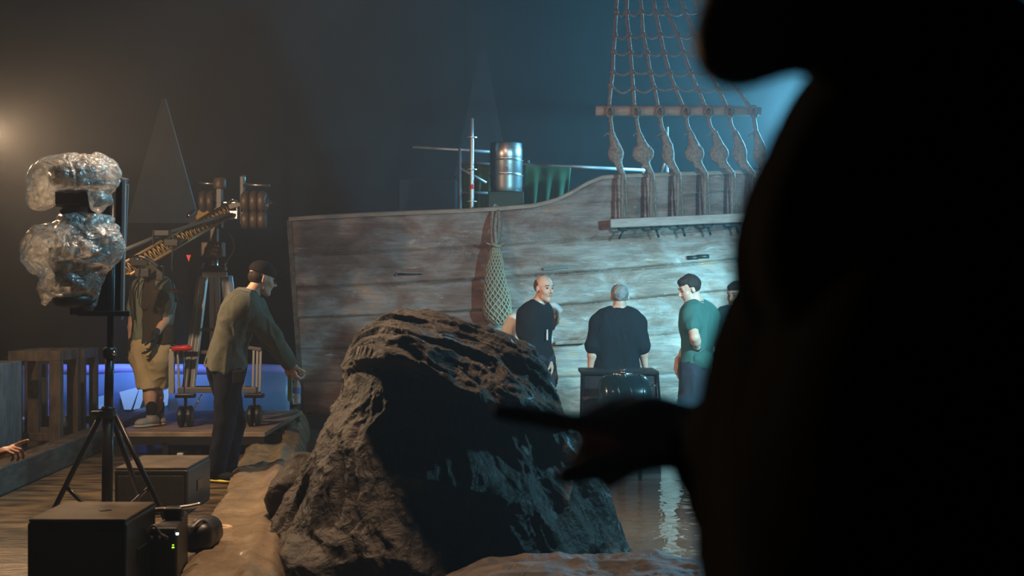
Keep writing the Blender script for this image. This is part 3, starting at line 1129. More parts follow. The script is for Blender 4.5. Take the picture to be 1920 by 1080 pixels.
MB().box((kx, KD - r - .001, base_z + .26), (.05, .008, .035)).build('stamp', M['grey_metal'], keg, bevel=.003)
q = at(1247, 320, 16.3)
sp = empty('scaffold_strut', (q[0], 16.3, 0), 'thin bright scaffold strut seen between the rigging ropes', 'scaffold strut')
MB().tube([(q[0] + .02, 16.3, 0), (q[0] + .02, 16.3, pz(238, 16.3))], 0.022, 8).build('pole', M['alu'], sp, smooth=True)
MB().tube([at(1240, 326, 16.24), at(1250, 290, 16.26)], 0.014, 8).build('brace', M['alu'], sp, smooth=True)


# ------------------------------------------------------------------ dark backdrops in the haze
def tent(name, pa, pb, apex, ybase, d, m, m2, label, narrow=0.02, dep=1.0):
    xa, xb = at(pa, 0, d)[0], at(pb, 0, d)[0]
    zt, z0 = at(0, apex, d)[2], at(0, ybase, d)[2]
    xm = (xa + xb) / 2
    hw = (xb - xa) / 2
    t_ = empty(name, (xm, d + hw, 0), label, 'set tower')
    n_ = narrow
    D2 = 2 * hw * dep
    MB().add([(xa, d, z0), (xb, d, z0), (xb, d + D2, z0), (xa, d + D2, z0),
              (xm - n_, d + D2 / 2 - n_, zt), (xm + n_, d + D2 / 2 - n_, zt), (xm + n_, d + D2 / 2 + n_, zt), (xm - n_, d + D2 / 2 + n_, zt)],
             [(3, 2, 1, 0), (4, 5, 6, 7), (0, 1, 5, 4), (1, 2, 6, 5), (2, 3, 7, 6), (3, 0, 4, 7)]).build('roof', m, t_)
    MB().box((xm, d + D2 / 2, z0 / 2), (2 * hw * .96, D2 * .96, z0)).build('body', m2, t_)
    return t_


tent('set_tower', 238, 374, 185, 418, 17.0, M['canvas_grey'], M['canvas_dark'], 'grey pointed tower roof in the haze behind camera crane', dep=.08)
tent('set_tower', 852, 955, 90, 330, 18.6, M['canvas_dark'], M['canvas_dark'], 'faint dark pointed tower in the haze above scaffold pole', 0.05)
bx_ = at(800, 0, 18.0)[0]
o = MB().box((bx_, 18.3, pz(335, 18.0) / 2), (0.75, 0.5, pz(335, 18.0))).build('set_block', M['canvas_dark'], None, bevel=.02)
tag(o, 'plain charcoal block standing in the haze left of the scaffold', 'set block')

# ------------------------------------------------------------------ blue lit pool tank at the back left
TD = 15.4
tk = empty('blue_pool_tank', (at(290, 0, TD)[0], TD, 0), 'blue vinyl paddling tank lit blue behind the wooden frames', 'pool tank')
x0_, x1_ = at(-60, 0, TD)[0], at(545, 0, TD)[0]
n_ = 60
A = np.zeros((n_, 16, 3))
for i_ in range(n_):
    u_ = i_ / (n_ - 1)
    x = x0_ + u_ * (x1_ - x0_)
    for j_ in range(16):
        v_ = j_ / 15
        A[i_, j_] = (x, TD + 0.08 * math.sin(v_ * math.pi) * -1 + 0.02 * math.sin(x * 5), v_ * 0.54)
o = MB().grid(A).build('tank_wall', M['blue_vinyl'], tk, smooth=True)
o.modifiers.new('t', 'SOLIDIFY').thickness = 0.02
MB().tube([(x0_ + (x1_ - x0_) * u_, TD, 0.56 + 0.006 * math.sin(u_ * 30)) for u_ in np.linspace(0, 1, 40)], 0.055, 12).build('rim_tube', M['blue_rim'], tk, smooth=True)
MB().tube([(x0_ + (x1_ - x0_) * u_, TD - .05, 0.02) for u_ in np.linspace(0, 1, 20)], 0.03, 10).build('base_tube', M['white_plastic'], tk, smooth=True)
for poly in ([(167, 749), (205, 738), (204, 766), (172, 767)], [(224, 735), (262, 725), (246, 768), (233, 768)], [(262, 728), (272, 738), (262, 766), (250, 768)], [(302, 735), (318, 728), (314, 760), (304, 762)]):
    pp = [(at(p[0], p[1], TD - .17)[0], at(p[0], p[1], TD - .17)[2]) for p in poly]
    MB().prism(pp, TD - .175, TD - .15).build('painted_light_patch', M['blue_light_patch'], tk)  # light spots and reflections on the vinyl, painted as flat pale pieces
for cx_ in (82, 150):
    c = at(cx_, 768, TD - .14)
    MB().tube([c + np.array([.055 * math.cos(q), 0, .16 * math.sin(q)]) for q in np.linspace(-1.2, 1.5, 12)], 0.012, 6).build('hoop', M['blue_rim'], tk, smooth=True)

# bottle by the tank


def bottle(name, base, h, label, cat='bottle', m=None):
    e_ = empty(name, base, label, cat)
    b_ = np.asarray(base, float)
    r_ = h * 0.14
    MB().lathe(b_, [(r_ * .85, 0), (r_, .01), (r_, h * .28), (r_ * .93, h * .31), (r_, h * .34), (r_, h * .62), (r_ * .8, h * .74), (r_ * .38, h * .86), (r_ * .36, h * .93)], seg=24).build('bottle_body', m or M['clear'], e_, smooth=True)
    MB().lathe(b_ + (0, 0, h * .925), [(r_ * .44, 0), (r_ * .44, h * .07)], seg=20).build('cap', M['white_plastic'], e_, smooth=False)
    MB().lathe(b_ + (0, 0, h * .38), [(r_ * 1.01, 0), (r_ * 1.03, .003), (r_ * 1.03, h * .2), (r_ * 1.01, h * .2 + .003)], seg=24).build('bottle_label', M['label_blue'], e_, smooth=True)
    return e_


bottle('water_bottle', (at(118, 0, 13.6)[0], 13.6, 0.0), 0.26, 'glinting water bottle standing on floor behind the wooden frame')


# ------------------------------------------------------------------ wooden frames at the left
def frame(name, d, x0p, x1p, top, m, label, depth=0.45, w=0.09):
    xa, xb = at(x0p, 0, d)[0], at(x1p, 0, d)[0]
    zt = pz(top, d)
    e_ = empty(name, ((xa + xb) / 2, d, 0), label, 'frame')
    for x in (xa + w / 2, xb - w / 2):
        for y in (d, d + depth):
            MB().box((x, y, (zt - .09) / 2), (w, w, zt - .09)).build('post', m, e_, bevel=.006)
    for y in (d, d + depth):
        MB().box(((xa + xb) / 2, y, zt - .045), (xb - xa, w * .9, .09)).build('top_rail', m, e_, bevel=.006)
        MB().box(((xa + xb) / 2, y, .14), (xb - xa - 2 * w, w * .6, .07)).build('bottom_rail', m, e_, bevel=.006)
    for x in (xa + w / 2, xb - w / 2):
        MB().box((x, d + depth / 2, zt - .045), (w * .9, depth - w, .09)).build('side_rail', m, e_, bevel=.006)
    return e_


frame('wooden_frame', 12.4, 18, 116, 658, M['wood_frame'], 'brown open timber frame standing left of the light stand', depth=0.5, w=.10)
frame('wooden_frame', 13.6, 48, 160, 655, M['wood_grey'], 'grey open timber frame just behind the brown one', depth=0.4, w=.075)
q = at(8, 0, 11.6)
o = MB().box((q[0] - .35, 11.6, .42), (.82, .5, .84)).build('cupboard', M['wood_grey'], None, bevel=.01)
tag(o, 'dark grey cupboard cut by the left edge of the photo', 'cupboard')

# ------------------------------------------------------------------ low stage deck with the crane
PD0, PD1, PZ = 12.15, 14.3, 0.205
pxa, pxb = at(212, 0, PD0)[0], at(497, 0, PD0)[0]
dk = empty('stage_deck', ((pxa + pxb) / 2, (PD0 + PD1) / 2, 0), 'low wooden stage deck carrying the camera crane', 'stage deck')
MB().box(((pxa + pxb) / 2, (PD0 + PD1) / 2, PZ - .02), (pxb - pxa, PD1 - PD0, .04)).build('deck_top', M['deck'], dk, bevel=.004)
for y in (PD0 + .03, (PD0 + PD1) / 2, PD1 - .05):
    MB().box(((pxa + pxb) / 2, y, PZ - .075), (pxb - pxa - .04, .05, .07)).build('joist', M['black'], dk)
    for x in np.linspace(pxa + .04, pxb - .04, 4):
        MB().box((x, y, .055), (.05, .05, .11)).build('foot_block', M['black'], dk)
for (xx, yy, lab, mm, sz) in ((240, 829, 'small pale adapter box under the left end of the deck', 'white_plastic', (.05, .06, .05)),
                              (335, 824, 'long grey power strip box lying under the deck', 'grey_metal', (.16, .05, .04)),
                              (372, 824, 'small blue junction box under the deck', 'label_blue', (.06, .05, .045)),
                              (338, 845, 'little white plug box on floor in front of the deck', 'white_plastic', (.05, .05, .04))):
    d_ = PD0 + .12 if yy < 840 else PD0 - .12
    p = at(xx, yy, d_)
    e_ = empty('power_box', (p[0], d_, 0), lab, 'power box')
    MB().box((p[0], d_, sz[2] / 2 + .001), sz).build('case', M[mm], e_, bevel=.006)
    MB().lathe((p[0] - sz[0] * .2, d_ - sz[1] / 2, sz[2] * .5), [(.006, 0), (.006, .004)], axis=(0, -1, 0), seg=12).build('socket', M['black'], e_)
    MB().tube(smooth_path([(p[0] + sz[0] / 2, d_, .012), (p[0] + sz[0] / 2 + .08, d_ + .03, .006), (p[0] + sz[0] / 2 + .15, d_ - .02, .006)], 4), .005, 6).build('cable', M['black'], e_, smooth=True)

# ------------------------------------------------------------------ camera crane
CD = 13.1
cr = empty('camera_crane', (at(400, 0, CD)[0], CD, PZ), 'camera crane on aluminium tripod with counterweights and golden truss arm', 'camera crane')


def c3(px, py, dd=0.0):
    return at(px, py, CD + dd)


MB().lathe(c3(401, 508), [(.12, 0), (.12, .03), (.06, .035), (.05, .05)], seg=24).build('top_plate', M['black_metal'], cr, smooth=False)
MB().lathe(c3(400, 505), [(.052, 0), (.050, .02), (.048, .14)], seg=24).build('column', M['chrome'], cr, smooth=True)
mb = MB().box(c3(400, 468), (.20, .16, .14)).box(c3(402, 435), (.07, .09, .22)).box(c3(386, 470, -.08), (.03, .03, .07))
mb.build('pan_head', M['weights'], cr, bevel=.012)
for sx in (380, 421):
    MB().lathe(c3(sx, 507, -.05), [(.022, 0), (.022, .03), (.012, .035), (.012, .055), (.024, .058), (.024, .066)], seg=12).build('levelling_knob', M['chrome'], cr, smooth=False)
# legs of the tripod
legs = [((380, 517, -.08), (353, 728, -.25)), ((425, 517, -.05), (447, 728, -.2)), ((402, 515, .12), (404, 728, .45))]
for (a_, b_) in legs:
    A_, B_ = c3(*a_), c3(*b_)
    e1 = MB()
    e1.bar(A_ + (-.025, 0, 0), B_ + (-.03, 0, 0), .05, .035).bar(A_ + (.025, 0, 0), B_ + (.035, 0, 0), .05, .035)
    lg = e1.build('leg', M['alu'], cr, bevel=.004)
    MB().bar(A_ + (0, .012, 0), B_ + (0.003, .012, 0), .02, .03).build('groove_insert', M['black'], lg)
MB().bar(c3(379, 515, -.10), c3(426, 515, -.07), .07, .05).build('crown_bar', M['alu'], cr, bevel=.006)
for yy, s_ in ((618, .55), (660, .72)):
    pA, pB = c3(366 if yy > 640 else 370, yy, -.16), c3(438, yy, -.13)
    MB().bar(pA, pB, .025, .03).build('spreader', M['grey_metal'], cr)
# dolly under the tripod
MB().bar(c3(335, 731, -.42), c3(482, 731, -.42), .09, .05).bar(c3(350, 729, .35), c3(470, 729, .35), .09, .05).bar(c3(404, 731, -.42), c3(404, 729, .6), .08, .05, up=(0, 0, 1)).build('dolly_frame', M['grey_metal'], cr, bevel=.006)
for (xx, dd) in ((340, -.50), (356, -.46), (470, -.42), (484, -.38)):
    c = c3(xx, 0, dd)
    rr_ = .095
    c[2] = PZ + rr_
    wh = MB().lathe(c - (.022, 0, 0), [(rr_ * .55, 0), (rr_ * .9, .002), (rr_, .012), (rr_, .034), (rr_ * .9, .044), (rr_ * .55, .046)], axis=(1, 0, 0), seg=28).build('wheel', M['black'], cr, smooth=False)
    MB().lathe(c - (.026, 0, 0), [(rr_ * .5, 0), (rr_ * .5, .052), (rr_ * .15, .056)], axis=(1, 0, 0), seg=20).build('hub', M['grey_metal'], wh)
for xx, dd in ((348, -.48), (477, -.40)):
    c = c3(xx, 742, dd)
    MB().box(c, (.17, .10, .035)).box(c + (0, 0, -.06), (.02, .05, .12)).build('caster_fork', M['black_metal'], cr, bevel=.006)
# upright post with brake lever on the left, second post at the right
MB().bar(c3(322, 655, -.45), c3(322, 738, -.45), .05, .05).bar(c3(333, 655, -.45), c3(336, 738, -.45), .02, .02).build('upright_post', M['alu'], cr, bevel=.005)
MB().bar(c3(344, 652, -.46), c3(346, 738, -.46), .012, .012).bar(c3(320, 652, -.45), c3(350, 652, -.45), .06, .02).build('upright_post', M['chrome'], cr, bevel=.003)
MB().tube([c3(322, 656, -.50), c3(330, 653, -.50), c3(352, 652, -.50), c3(360, 654, -.50)], [.015, .026, .028, .015], 12).build('brake_lever', M['red'], cr, smooth=True, label='red brake lever')
for xx in (476, 483, 489):
    MB().bar(c3(xx, 657, -.30), c3(xx - 2, 738, -.30), .025, .02).build('upright_post', M['alu'], cr, bevel=.003)
MB().bar(c3(440, 648, -.30), c3(490, 655, -.30), .05, .03).bar(c3(325, 664, -.40), c3(372, 664, -.40), .04, .05).build('push_bar', M['grey_metal'], cr, bevel=.004)
MB().tube(smooth_path([c3(378, 740, -.45), c3(372, 752, -.5), c3(366, 764, -.5)], 4), .008, 6).build('safety_chain', M['chrome'], cr, smooth=True)
# arm: triangular golden truss towards the camera-left
a0, a1 = c3(425, 395, -.05), at(232, 506, 11.9)
dirv = unit(a1 - a0)
L_ = float(np.linalg.norm(a1 - a0))
up_ = unit(np.array([0, 0, 1.0]) - dirv * dirv[2])
sd_ = np.cross(dirv, up_)
ch = [up_ * .055 + sd_ * 0, -up_ * .045 + sd_ * .055, -up_ * .045 - sd_ * .055]
mb = MB()
for c_ in ch:
    mb.tube([a0 + c_, a1 + c_], 0.014, 8)
mb.build('truss_chord', M['brass'], cr, smooth=True)
mb = MB()
nseg = 26
for k_ in range(nseg):
    pA = a0 + dirv * L_ * k_ / nseg
    pB = a0 + dirv * L_ * (k_ + .5) / nseg
    pC = a0 + dirv * L_ * (k_ + 1) / nseg
    for u_, v_ in ((0, 1), (0, 2), (1, 2)):
        mb.tube([pA + ch[u_], pB + ch[v_]], .0065, 5)
        mb.tube([pB + ch[v_], pC + ch[u_]], .0065, 5)
mb.build('truss_lacing', M['brass'], cr, smooth=True)
MB().tube([at(225, 472, 11.9), at(300, 441, 12.3), at(420, 404, 12.9), c3(436, 402, -.1)], .017, 10).build('levelling_rod', M['grey_metal'], cr, smooth=True)
MB().lathe(at(352, 406, 12.7), [(.018, 0), (.03, .02), (.03, .10), (.018, .12)], axis=unit(a0 - a1), seg=14).build('rod_clamp', M['chrome'], cr, smooth=True)
mb = MB().box(at(305, 437, 12.2), (.13, .10, .05)).bar(at(287, 430, 12.2), at(287, 470, 12.2), .012, .012).bar(at(325, 440, 12.2), at(322, 500, 12.2), .014, .014).box(at(322, 455, 12.2), (.12, .08, .06))
mb.build('arm_bracket', M['black_metal'], cr, bevel=.004)
mb = MB().tube(smooth_path([at(262, 498, 12.0), at(245, 487, 11.95), at(262, 481, 11.9), at(282, 489, 11.9), at(296, 500, 11.9)], 4), .017, 8)
mb.box(at(262, 492, 11.95), (.14, .08, .05))
mb.build('end_clamp', M['chrome'], cr, smooth=False)
mb = MB().box(at(268, 512, 11.95), (.12, .09, .07)).box(at(300, 512, 12.0), (.06, .05, .13)).tube([at(262, 500, 11.9), at(258, 560, 11.9)], .006, 6)
mb.build('control_box', M['black'], cr, bevel=.006)
# weight carriage
MB().lathe(c3(386, 408, .02), [(.085, 0), (.095, .01), (.095, .04), (.085, .05)], axis=(.2, -1, .1), seg=28).build('pulley', M['brass'], cr, smooth=False)
mb = MB().box(c3(412, 385), (.05, .09, .42)).box(c3(455, 365), (.035, .10, .34)).box(c3(455, 400), (.03, .10, .2)).bar(c3(395, 398, 0), c3(468, 378, 0), .07, .05)
mb.build('weight_carriage', M['grey_metal'], cr, bevel=.006)
MB().lathe(c3(412, 355), [(.05, 0), (.06, .015), (.06, .09), (.045, .11)], seg=18).build('carriage_cap', M['weights'], cr, smooth=True)
MB().lathe(c3(456, 352), [(.022, 0), (.022, .11), (.015, .12)], seg=14).build('carriage_cap', M['steel'], cr, smooth=True)
MB().tube([c3(370, 343), c3(410, 345)], .014, 10).build('weight_bar', M['steel'], cr, smooth=True)
MB().tube([c3(460, 346), c3(506, 348)], .014, 10).build('weight_bar', M['steel'], cr, smooth=True)
MB().tube([c3(372, 380, .02), c3(505, 380, .02)], .014, 10).build('weight_bar', M['steel'], cr, smooth=True)


def plate(px_, py_, w_, r_, nm='counterweight'):
    c_ = c3(px_, py_)
    MB().lathe(c_ - (w_ / 2, 0, 0), [(r_ * .55, 0), (r_ * .85, w_ * .05), (r_, w_ * .3), (r_, w_ * .7), (r_ * .85, w_ * .95), (r_ * .55, w_)], axis=(1, 0, 0), seg=24).build(nm, M['weights'], cr, smooth=True)


for xx in (382, 396):
    plate(xx, 378, .07, .105)
for i_, xx in enumerate((461, 477, 492)):
    plate(xx, 378, .078, .10)
    plate(xx, 412, .078, .085)
MB().lathe(c3(499, 380), [(.05, 0), (.05, .02), (.02, .025), (.01, .06)], axis=(1, 0, 0), seg=16).build('locking_nut', M['chrome'], cr, smooth=False)
MB().box(c3(437, 403, -.03), (.10, .08, .08)).box(c3(431, 380, -.02), (.12, .04, .02)).box(c3(445, 392), (.015, .05, .17)).build('tilt_box', M['steel'], cr, bevel=.006)
MB().tube(smooth_path([c3(426, 380, -.06), c3(437, 374, -.08), c3(446, 378, -.06)], 4), .010, 8).build('handle', M['chrome'], cr, smooth=True)
MB().tube(smooth_path([c3(412, 430, -.05), c3(432, 440, -.05), c3(438, 470, -.02), c3(418, 500, 0)], 5), .008, 6).build('cable', M['black'], cr, smooth=True)
MB().tube(smooth_path([at(322, 500, 12.1), at(325, 540, 12.2), at(345, 600, 12.5)], 5), .006, 6).build('cable', M['black'], cr, smooth=True)
o = MB().add([at(349, 478, 12.3), at(358, 478, 12.3), at(354, 491, 12.3), at(353, 484, 12.33)], [(0, 1, 2), (0, 3, 1), (1, 3, 2), (0, 2, 3)]).build('pennant', M['red'], cr, label='small red pennant')

# ------------------------------------------------------------------ wrapped stage lights on the stand
LD = 8.2


def l3(px, py, dd=0.0):
    return at(px, py, LD + dd)


st = empty('light_stand', (at(202, 0, LD)[0], LD, 0), 'tall black tripod light stand behind the front flight case', 'light stand')
tp = l3(208, 590)
bt = np.array([at(200, 0, LD)[0], LD, 0.03])
MB().tube([bt, l3(203, 775)], .032, 14).build('lower_tube', M['black_metal'], st, smooth=True)
MB().tube([l3(203, 775), l3(206, 665)], .026, 14).build('middle_tube', M['black_metal'], st, smooth=True)
MB().tube([l3(206, 665), tp, l3(211, 350, .12)], .020, 14).build('upper_tube', M['black_metal'], st, smooth=True)
for yy, xx in ((665, 206), (775, 203)):
    MB().lathe(l3(xx, yy + 6), [(.036, 0), (.040, .01), (.040, .05), (.034, .06)], seg=16).build('collar', M['black'], st, smooth=False)
MB().tube([l3(209, 662), l3(214, 662, -.05)], .014, 10).build('clamp_knob', M['chrome'], st, smooth=True)
hub = l3(203, 776)
MB().lathe(hub - (0, 0, .02), [(.05, 0), (.055, .01), (.05, .04)], seg=16).build('leg_collar', M['black'], st, smooth=False)
MB().box(l3(187, 775), (.09, .05, .03)).build('leg_latch', M['black'], st, bevel=.008)
ends = [np.array([at(74, 0, LD)[0], LD + .05, .015]), np.array([at(325, 0, LD)[0], LD - .02, .015]), np.array([at(232, 0, LD)[0], LD + .55, .015])]
for e_, s_ in zip(ends, ((-.04, 0), (.04, 0), (.0, .04))):
    A_ = hub + np.array([s_[0], s_[1], 0])
    lg = MB().tube([A_, e_], [.016, .015], 10).build('leg', M['black_metal'], st, smooth=True)
    MB().lathe(e_ - (0, 0, .013), [(.02, 0), (.02, .03)], seg=12).build('rubber_foot', M['black'], lg)
for i_ in (0, 1):
    m_ = hub + (ends[i_] - hub) * .62
    MB().tube([m_, np.array([bt[0], LD, .06])], .013, 8).build('brace', M['black_metal'] if i_ == 0 else M['grey_metal'], st, smooth=True)
MB().lathe((bt[0], LD, .03), [(.038, 0), (.038, .06)], seg=14).build('brace_collar', M['black'], st)
MB().box(l3(196, 588, -.02), (.30, .05, .03)).build('cross_arm', M['black_metal'], st, bevel=.004)

# black panel with thin metal frame
pn = empty('black_flag_panel', l3(200, 590, .2), 'tall black rectangular panel mounted behind the wrapped lights', 'panel')
pa_, pb_ = l3(132, 590, .18), l3(231, 338, .18)
MB().box((pa_ + pb_) / 2, (abs(pb_[0] - pa_[0]), .035, abs(pb_[2] - pa_[2]))).build('panel_board', M['silhouette_cloth'], pn, bevel=.004)
mb = MB()
mb.bar(l3(233, 336, .16), l3(229, 594, .16), .03, .02).bar(l3(240, 345, .30), l3(228, 600, .30), .012, .012)
mb.bar(l3(214, 334, .16), l3(240, 340, .18), .03, .03)
mb.build('panel_frame', M['grey_metal'], pn, bevel=.003)


def stage_light(cx, cy, label, flip=1):
    e_ = empty('stage_light', l3(cx, cy + 30), label, 'stage light', 'lights wrapped in plastic')
    MB().box(l3(cx + 8, cy + 42), (.20, .17, .085)).build('base_box', M['black'], e_, bevel=.012)
    MB().lathe(l3(cx - 30, cy + 8, -.02), [(.055, 0), (.085, .03), (.088, .17), (.070, .22), (.05, .225)], axis=(1, -.1, .25 * flip), seg=26).build('lamp_head', M['black'], e_, smooth=True)
    MB().lathe(l3(cx - 34, cy + 6, -.02), [(.05, 0), (.045, .012)], axis=(-1, .1, -.25 * flip), seg=26).build('lens', M['steel'], e_, smooth=True)
    mb_ = MB().bar(l3(cx - 12, cy - 25), l3(cx + 18, cy + 32, .10), .05, .03).bar(l3(cx - 42, cy - 12, -.02), l3(cx + 44, cy - 16, -.02), .045, .035)
    mb_.build('yoke', M['black'], e_, bevel=.005)
    MB().box(l3(cx + 12, cy + 10, -.10), (.12, .03, .10)).build('display', M['grey_metal'], e_, bevel=.005)
    MB().bar(l3(cx - 8, cy - 42, -.02), l3(cx - 8, cy - 12, -.02), .012, .04).build('hook_clamp', M['black_metal'], e_)
    return e_


stage_light(135, 330, 'upper stage light inside the plastic bag on the stand')
stage_light(135, 482, 'lower stage light inside the bigger plastic bag', -1)
o = MB().tube([l3(140, 376), l3(142, 420)], .075, 18).tube([l3(118, 392, -.05), l3(122, 405, -.05)], .02, 10).box(l3(142, 380), (.20, .12, .05)).build('swivel_bracket', M['black'], st, bevel=.006)
MB().lathe(l3(140, 577), [(.06, 0), (.11, .015), (.13, .05), (.10, .08)], seg=24).build('lamp_mount', M['black'], st, smooth=True)


def bag_noise(sd, amp):
    def f_(p):
        q_ = p * 7.0 + sd
        w_ = np.stack([fbm(q_ * .7, 2), fbm(q_ * .7 + 9, 2), fbm(q_ * .7 + 17, 2)], -1)
        return amp * (0.3 - np.abs(vnoise(q_ + 2.2 * w_)) * 2.2) + amp * .75 * (0.2 - np.abs(vnoise(q_ * 2.1 + 3 * w_)) * 2)
    return f_


V_, Q_ = sdf([ell(l3(138, 328), (.245, .19, .125), k=.05), ell(l3(85, 348), (.10, .13, .125), k=.05), ell(l3(188, 330), (.10, .13, .12), k=.05),
              ell(l3(186, 372, -.02), (.062, .08, .085), k=.04), ell(l3(75, 372), (.06, .08, .06), k=.04)], .009, bag_noise(1.0, .024))
o = link('plastic_bag', vf_mesh('plastic_bag', V_, Q_), M['plastic'], None, True)
tag(o, 'flat milky plastic bag wrapped over upper stage light', 'plastic bag', 'plastic bags on the stage lights')
V_, Q_ = sdf([ell(l3(135, 470), (.275, .21, .17), k=.06), ell(l3(133, 518), (.185, .17, .155), k=.06), ell(l3(146, 416), (.13, .11, .05), k=.05),
              ell(l3(195, 455), (.10, .12, .15), k=.05), ell(l3(80, 470), (.115, .13, .14), k=.05), cone(l3(160, 550), l3(168, 573), .07, .035, k=.04), cone(l3(88, 545), l3(84, 566), .06, .03, k=.04)],
             .009, bag_noise(5.0, .026))
o = link('plastic_bag', vf_mesh('plastic_bag', V_, Q_), M['plastic'], None, True)
tag(o, 'big bulging milky plastic bag wrapped over lower stage light', 'plastic bag', 'plastic bags on the stage lights')


# ------------------------------------------------------------------ flight cases on the floor
def flight_case(x0, x1, y0, y1, h, label, handle=True):
    e_ = empty('flight_case', ((x0 + x1) / 2, (y0 + y1) / 2, 0), label, 'flight case', 'flight cases on the board floor')
    MB().box(((x0 + x1) / 2, (y0 + y1) / 2, h / 2 - .006), (x1 - x0, y1 - y0, h - .012)).build('body', M['black'], e_, bevel=.016, seg=3)
    MB().box(((x0 + x1) / 2, (y0 + y1) / 2, h - .006), (x1 - x0 - .012, y1 - y0 - .012, .016)).build('top_board', M['dust_top'], e_, bevel=.006)
    MB().box(((x0 + x1) / 2, y0 - .004, h / 2 - .012), (x1 - x0 - .05, .012, h - .075)).build('front_grille', M['grille'], e_, bevel=.004)
    MB().box((x1 + .002, (y0 + y1) / 2, h * .5), (.01, .16, .07)).build('side_handle', M['black_metal'], e_, bevel=.004)
    if handle:
        MB().box(((x0 + x1) / 2 + .06, (y0 + y1) / 2 - .02, h + .003), (.05, .03, .006), np.array([[.8, -.6, 0], [.6, .8, 0], [0, 0, 1]])).build('top_slot', M['black'], e_)
    for x in (x0 + .03, x1 - .03):
        for y in (y0 + .03, y1 - .03):
            MB().lathe((x, y, 0), [(.015, 0), (.015, .006)], seg=10).build('rubber_foot', M['black'], e_)
    return e_


flight_case(at(50, 0, 6.37)[0], at(237, 0, 6.37)[0], 6.37, 6.90, .402, 'large dusty topped flight case nearest the camera, lower left')
flight_case(at(214, 0, 9.0)[0], at(352, 0, 9.0)[0], 9.0, 9.68, .30, 'smaller flight case behind the stand, cut by the stand leg', False)

# black amplifier case with glowing indicators
ax0, ax1, ay0, ay1, az = -1.735, -1.585, 6.75, 7.28, .30
am = empty('amplifier_case', ((ax0 + ax1) / 2, ay0 + .2, 0), 'black amplifier case with glowing indicator lights beside the walkway', 'amplifier')
MB().add([(ax0, ay0, 0), (ax1 - .02, ay0, 0), (ax1 - .09, ay1, 0), (ax0 - .005, ay1, 0), (ax0, ay0, az), (ax1 - .02, ay0, az), (ax1 - .09, ay1, az), (ax0 - .005, ay1, az)],
         [(3, 2, 1, 0), (4, 5, 6, 7), (0, 1, 5, 4), (1, 2, 6, 5), (2, 3, 7, 6), (3, 0, 4, 7)]).build('body', M['black'], am, bevel=.012)
MB().box(at(332.5, 1001, ay0 - .004), (.011, .006, .009)).build('white_indicator', M['led_white'], am, label='white glowing indicator')
MB().box(at(324.5, 1026.5, ay0 - .004), (.010, .006, .0045)).build('green_indicator', M['led_green'], am, label='green glowing indicator')
MB().box(at(324.5, 1022, ay0 - .004), (.007, .006, .003)).build('green_indicator', M['led_green'], am, label='green glowing indicator')
for k_ in range(3):
    MB().lathe(at(285 + k_ * 14, 1008, ay0), [(.009, 0), (.009, .012), (.004, .014)], axis=(0, -1, 0), seg=12).build('dial', M['grey_metal'], am)
MB().tube(smooth_path([at(275, 1000, ay0 - .02), at(288, 985, ay0 - .04), at(300, 1000, ay0 - .03), at(310, 1006, ay0 - .01)], 5), .006, 6).build('cable', M['grey_metal'], am, smooth=True)
e_ = empty('lamp_clamp', (at(326, 0, 7.0)[0], 7.0, az), 'black clamp with shiny handle lying on top of the amplifier case', 'clamp')
c = np.array([at(326, 0, 7.0)[0], 7.0, az])
MB().box(c + (0, 0, .032), (.09, .08, .062)).build('jaw', M['black'], e_, bevel=.012)
MB().tube(smooth_path([c + (.02, 0, .055), c + (.08, .01, .062), c + (.13, .02, .072)], 4), [.012] * 9, 10).build('handle', M['steel'], e_, smooth=True)
MB().tube(smooth_path([c + (-.03, 0, .05), c + (-.09, .0, .045), c + (-.12, .02, .02)], 4), [.012] * 9, 10).build('hook', M['weights'], e_, smooth=True)
e_ = empty('folded_bag', (at(378, 0, 7.5)[0], 7.5, 0), 'black padded bag lying against the plastic covered walkway', 'bag')
blob('bag_body', [rbox((at(376, 0, 7.5)[0], 7.55, .135), (.080, .18, .075), rad=.055)], .012, M['black'], e_, noise=lambda p: .02 * fbm(p * 9, 3))
MB().tube(smooth_path([(at(362, 0, 7.4)[0], 7.36, .19), (at(376, 0, 7.4)[0], 7.42, .225), (at(392, 0, 7.5)[0], 7.5, .19)], 5), .010, 8).build('strap', M['grey_metal'], e_, smooth=True)
jar = empty('cable_reel', (wx(8.05) + .06, 8.05, .055), 'small pale round tape reel lying on the plastic sheet edge', 'tape reel')
zc = .075
MB().tube([(wx(8.05) + .06 + .045 * math.cos(q), 8.05 + .045 * math.sin(q), zc) for q in np.linspace(0, 2 * math.pi, 21)[:-1]], .016, 8, closed=True).build('tape_ring', mat('pale_tape', (.5, .38, .24), .6), jar, smooth=True)

# ------------------------------------------------------------------ the big black rock
RC = 8.15
sil = [(1075, 505, 1172), (1040, 508, 1165), (1000, 520, 1146), (960, 548, 1128), (900, 575, 1103), (860, 590, 1085), (800, 622, 1058), (740, 652, 1030),
       (700, 668, 1008), (670, 678, 985), (645, 690, 950), (625, 705, 912), (608, 722, 868), (597, 742, 830), (590, 768, 798)]
zs = np.array([EYE - (p[0] - 540) * RC / F for p in sil])
xl = np.array([(p[1] - 960) * RC / F for p in sil])
xrr = np.array([(p[2] - 960) * RC / F for p in sil])
nA, nH = 620, 360
T_ = np.linspace(0, 1, nH)
zb_, zt_ = -0.30, zs[-1] + .012
ang = np.linspace(0, 2 * math.pi, nA + 1)[:-1]
tt = 1 - (1 - T_) ** 1.25
zv = zb_ + (zt_ - zb_) * tt
xlv = np.interp(zv, zs, xl)
xrv = np.interp(zv, zs, xrr)
cxv = (xlv + xrv) / 2
rxv = (xrv - xlv) / 2
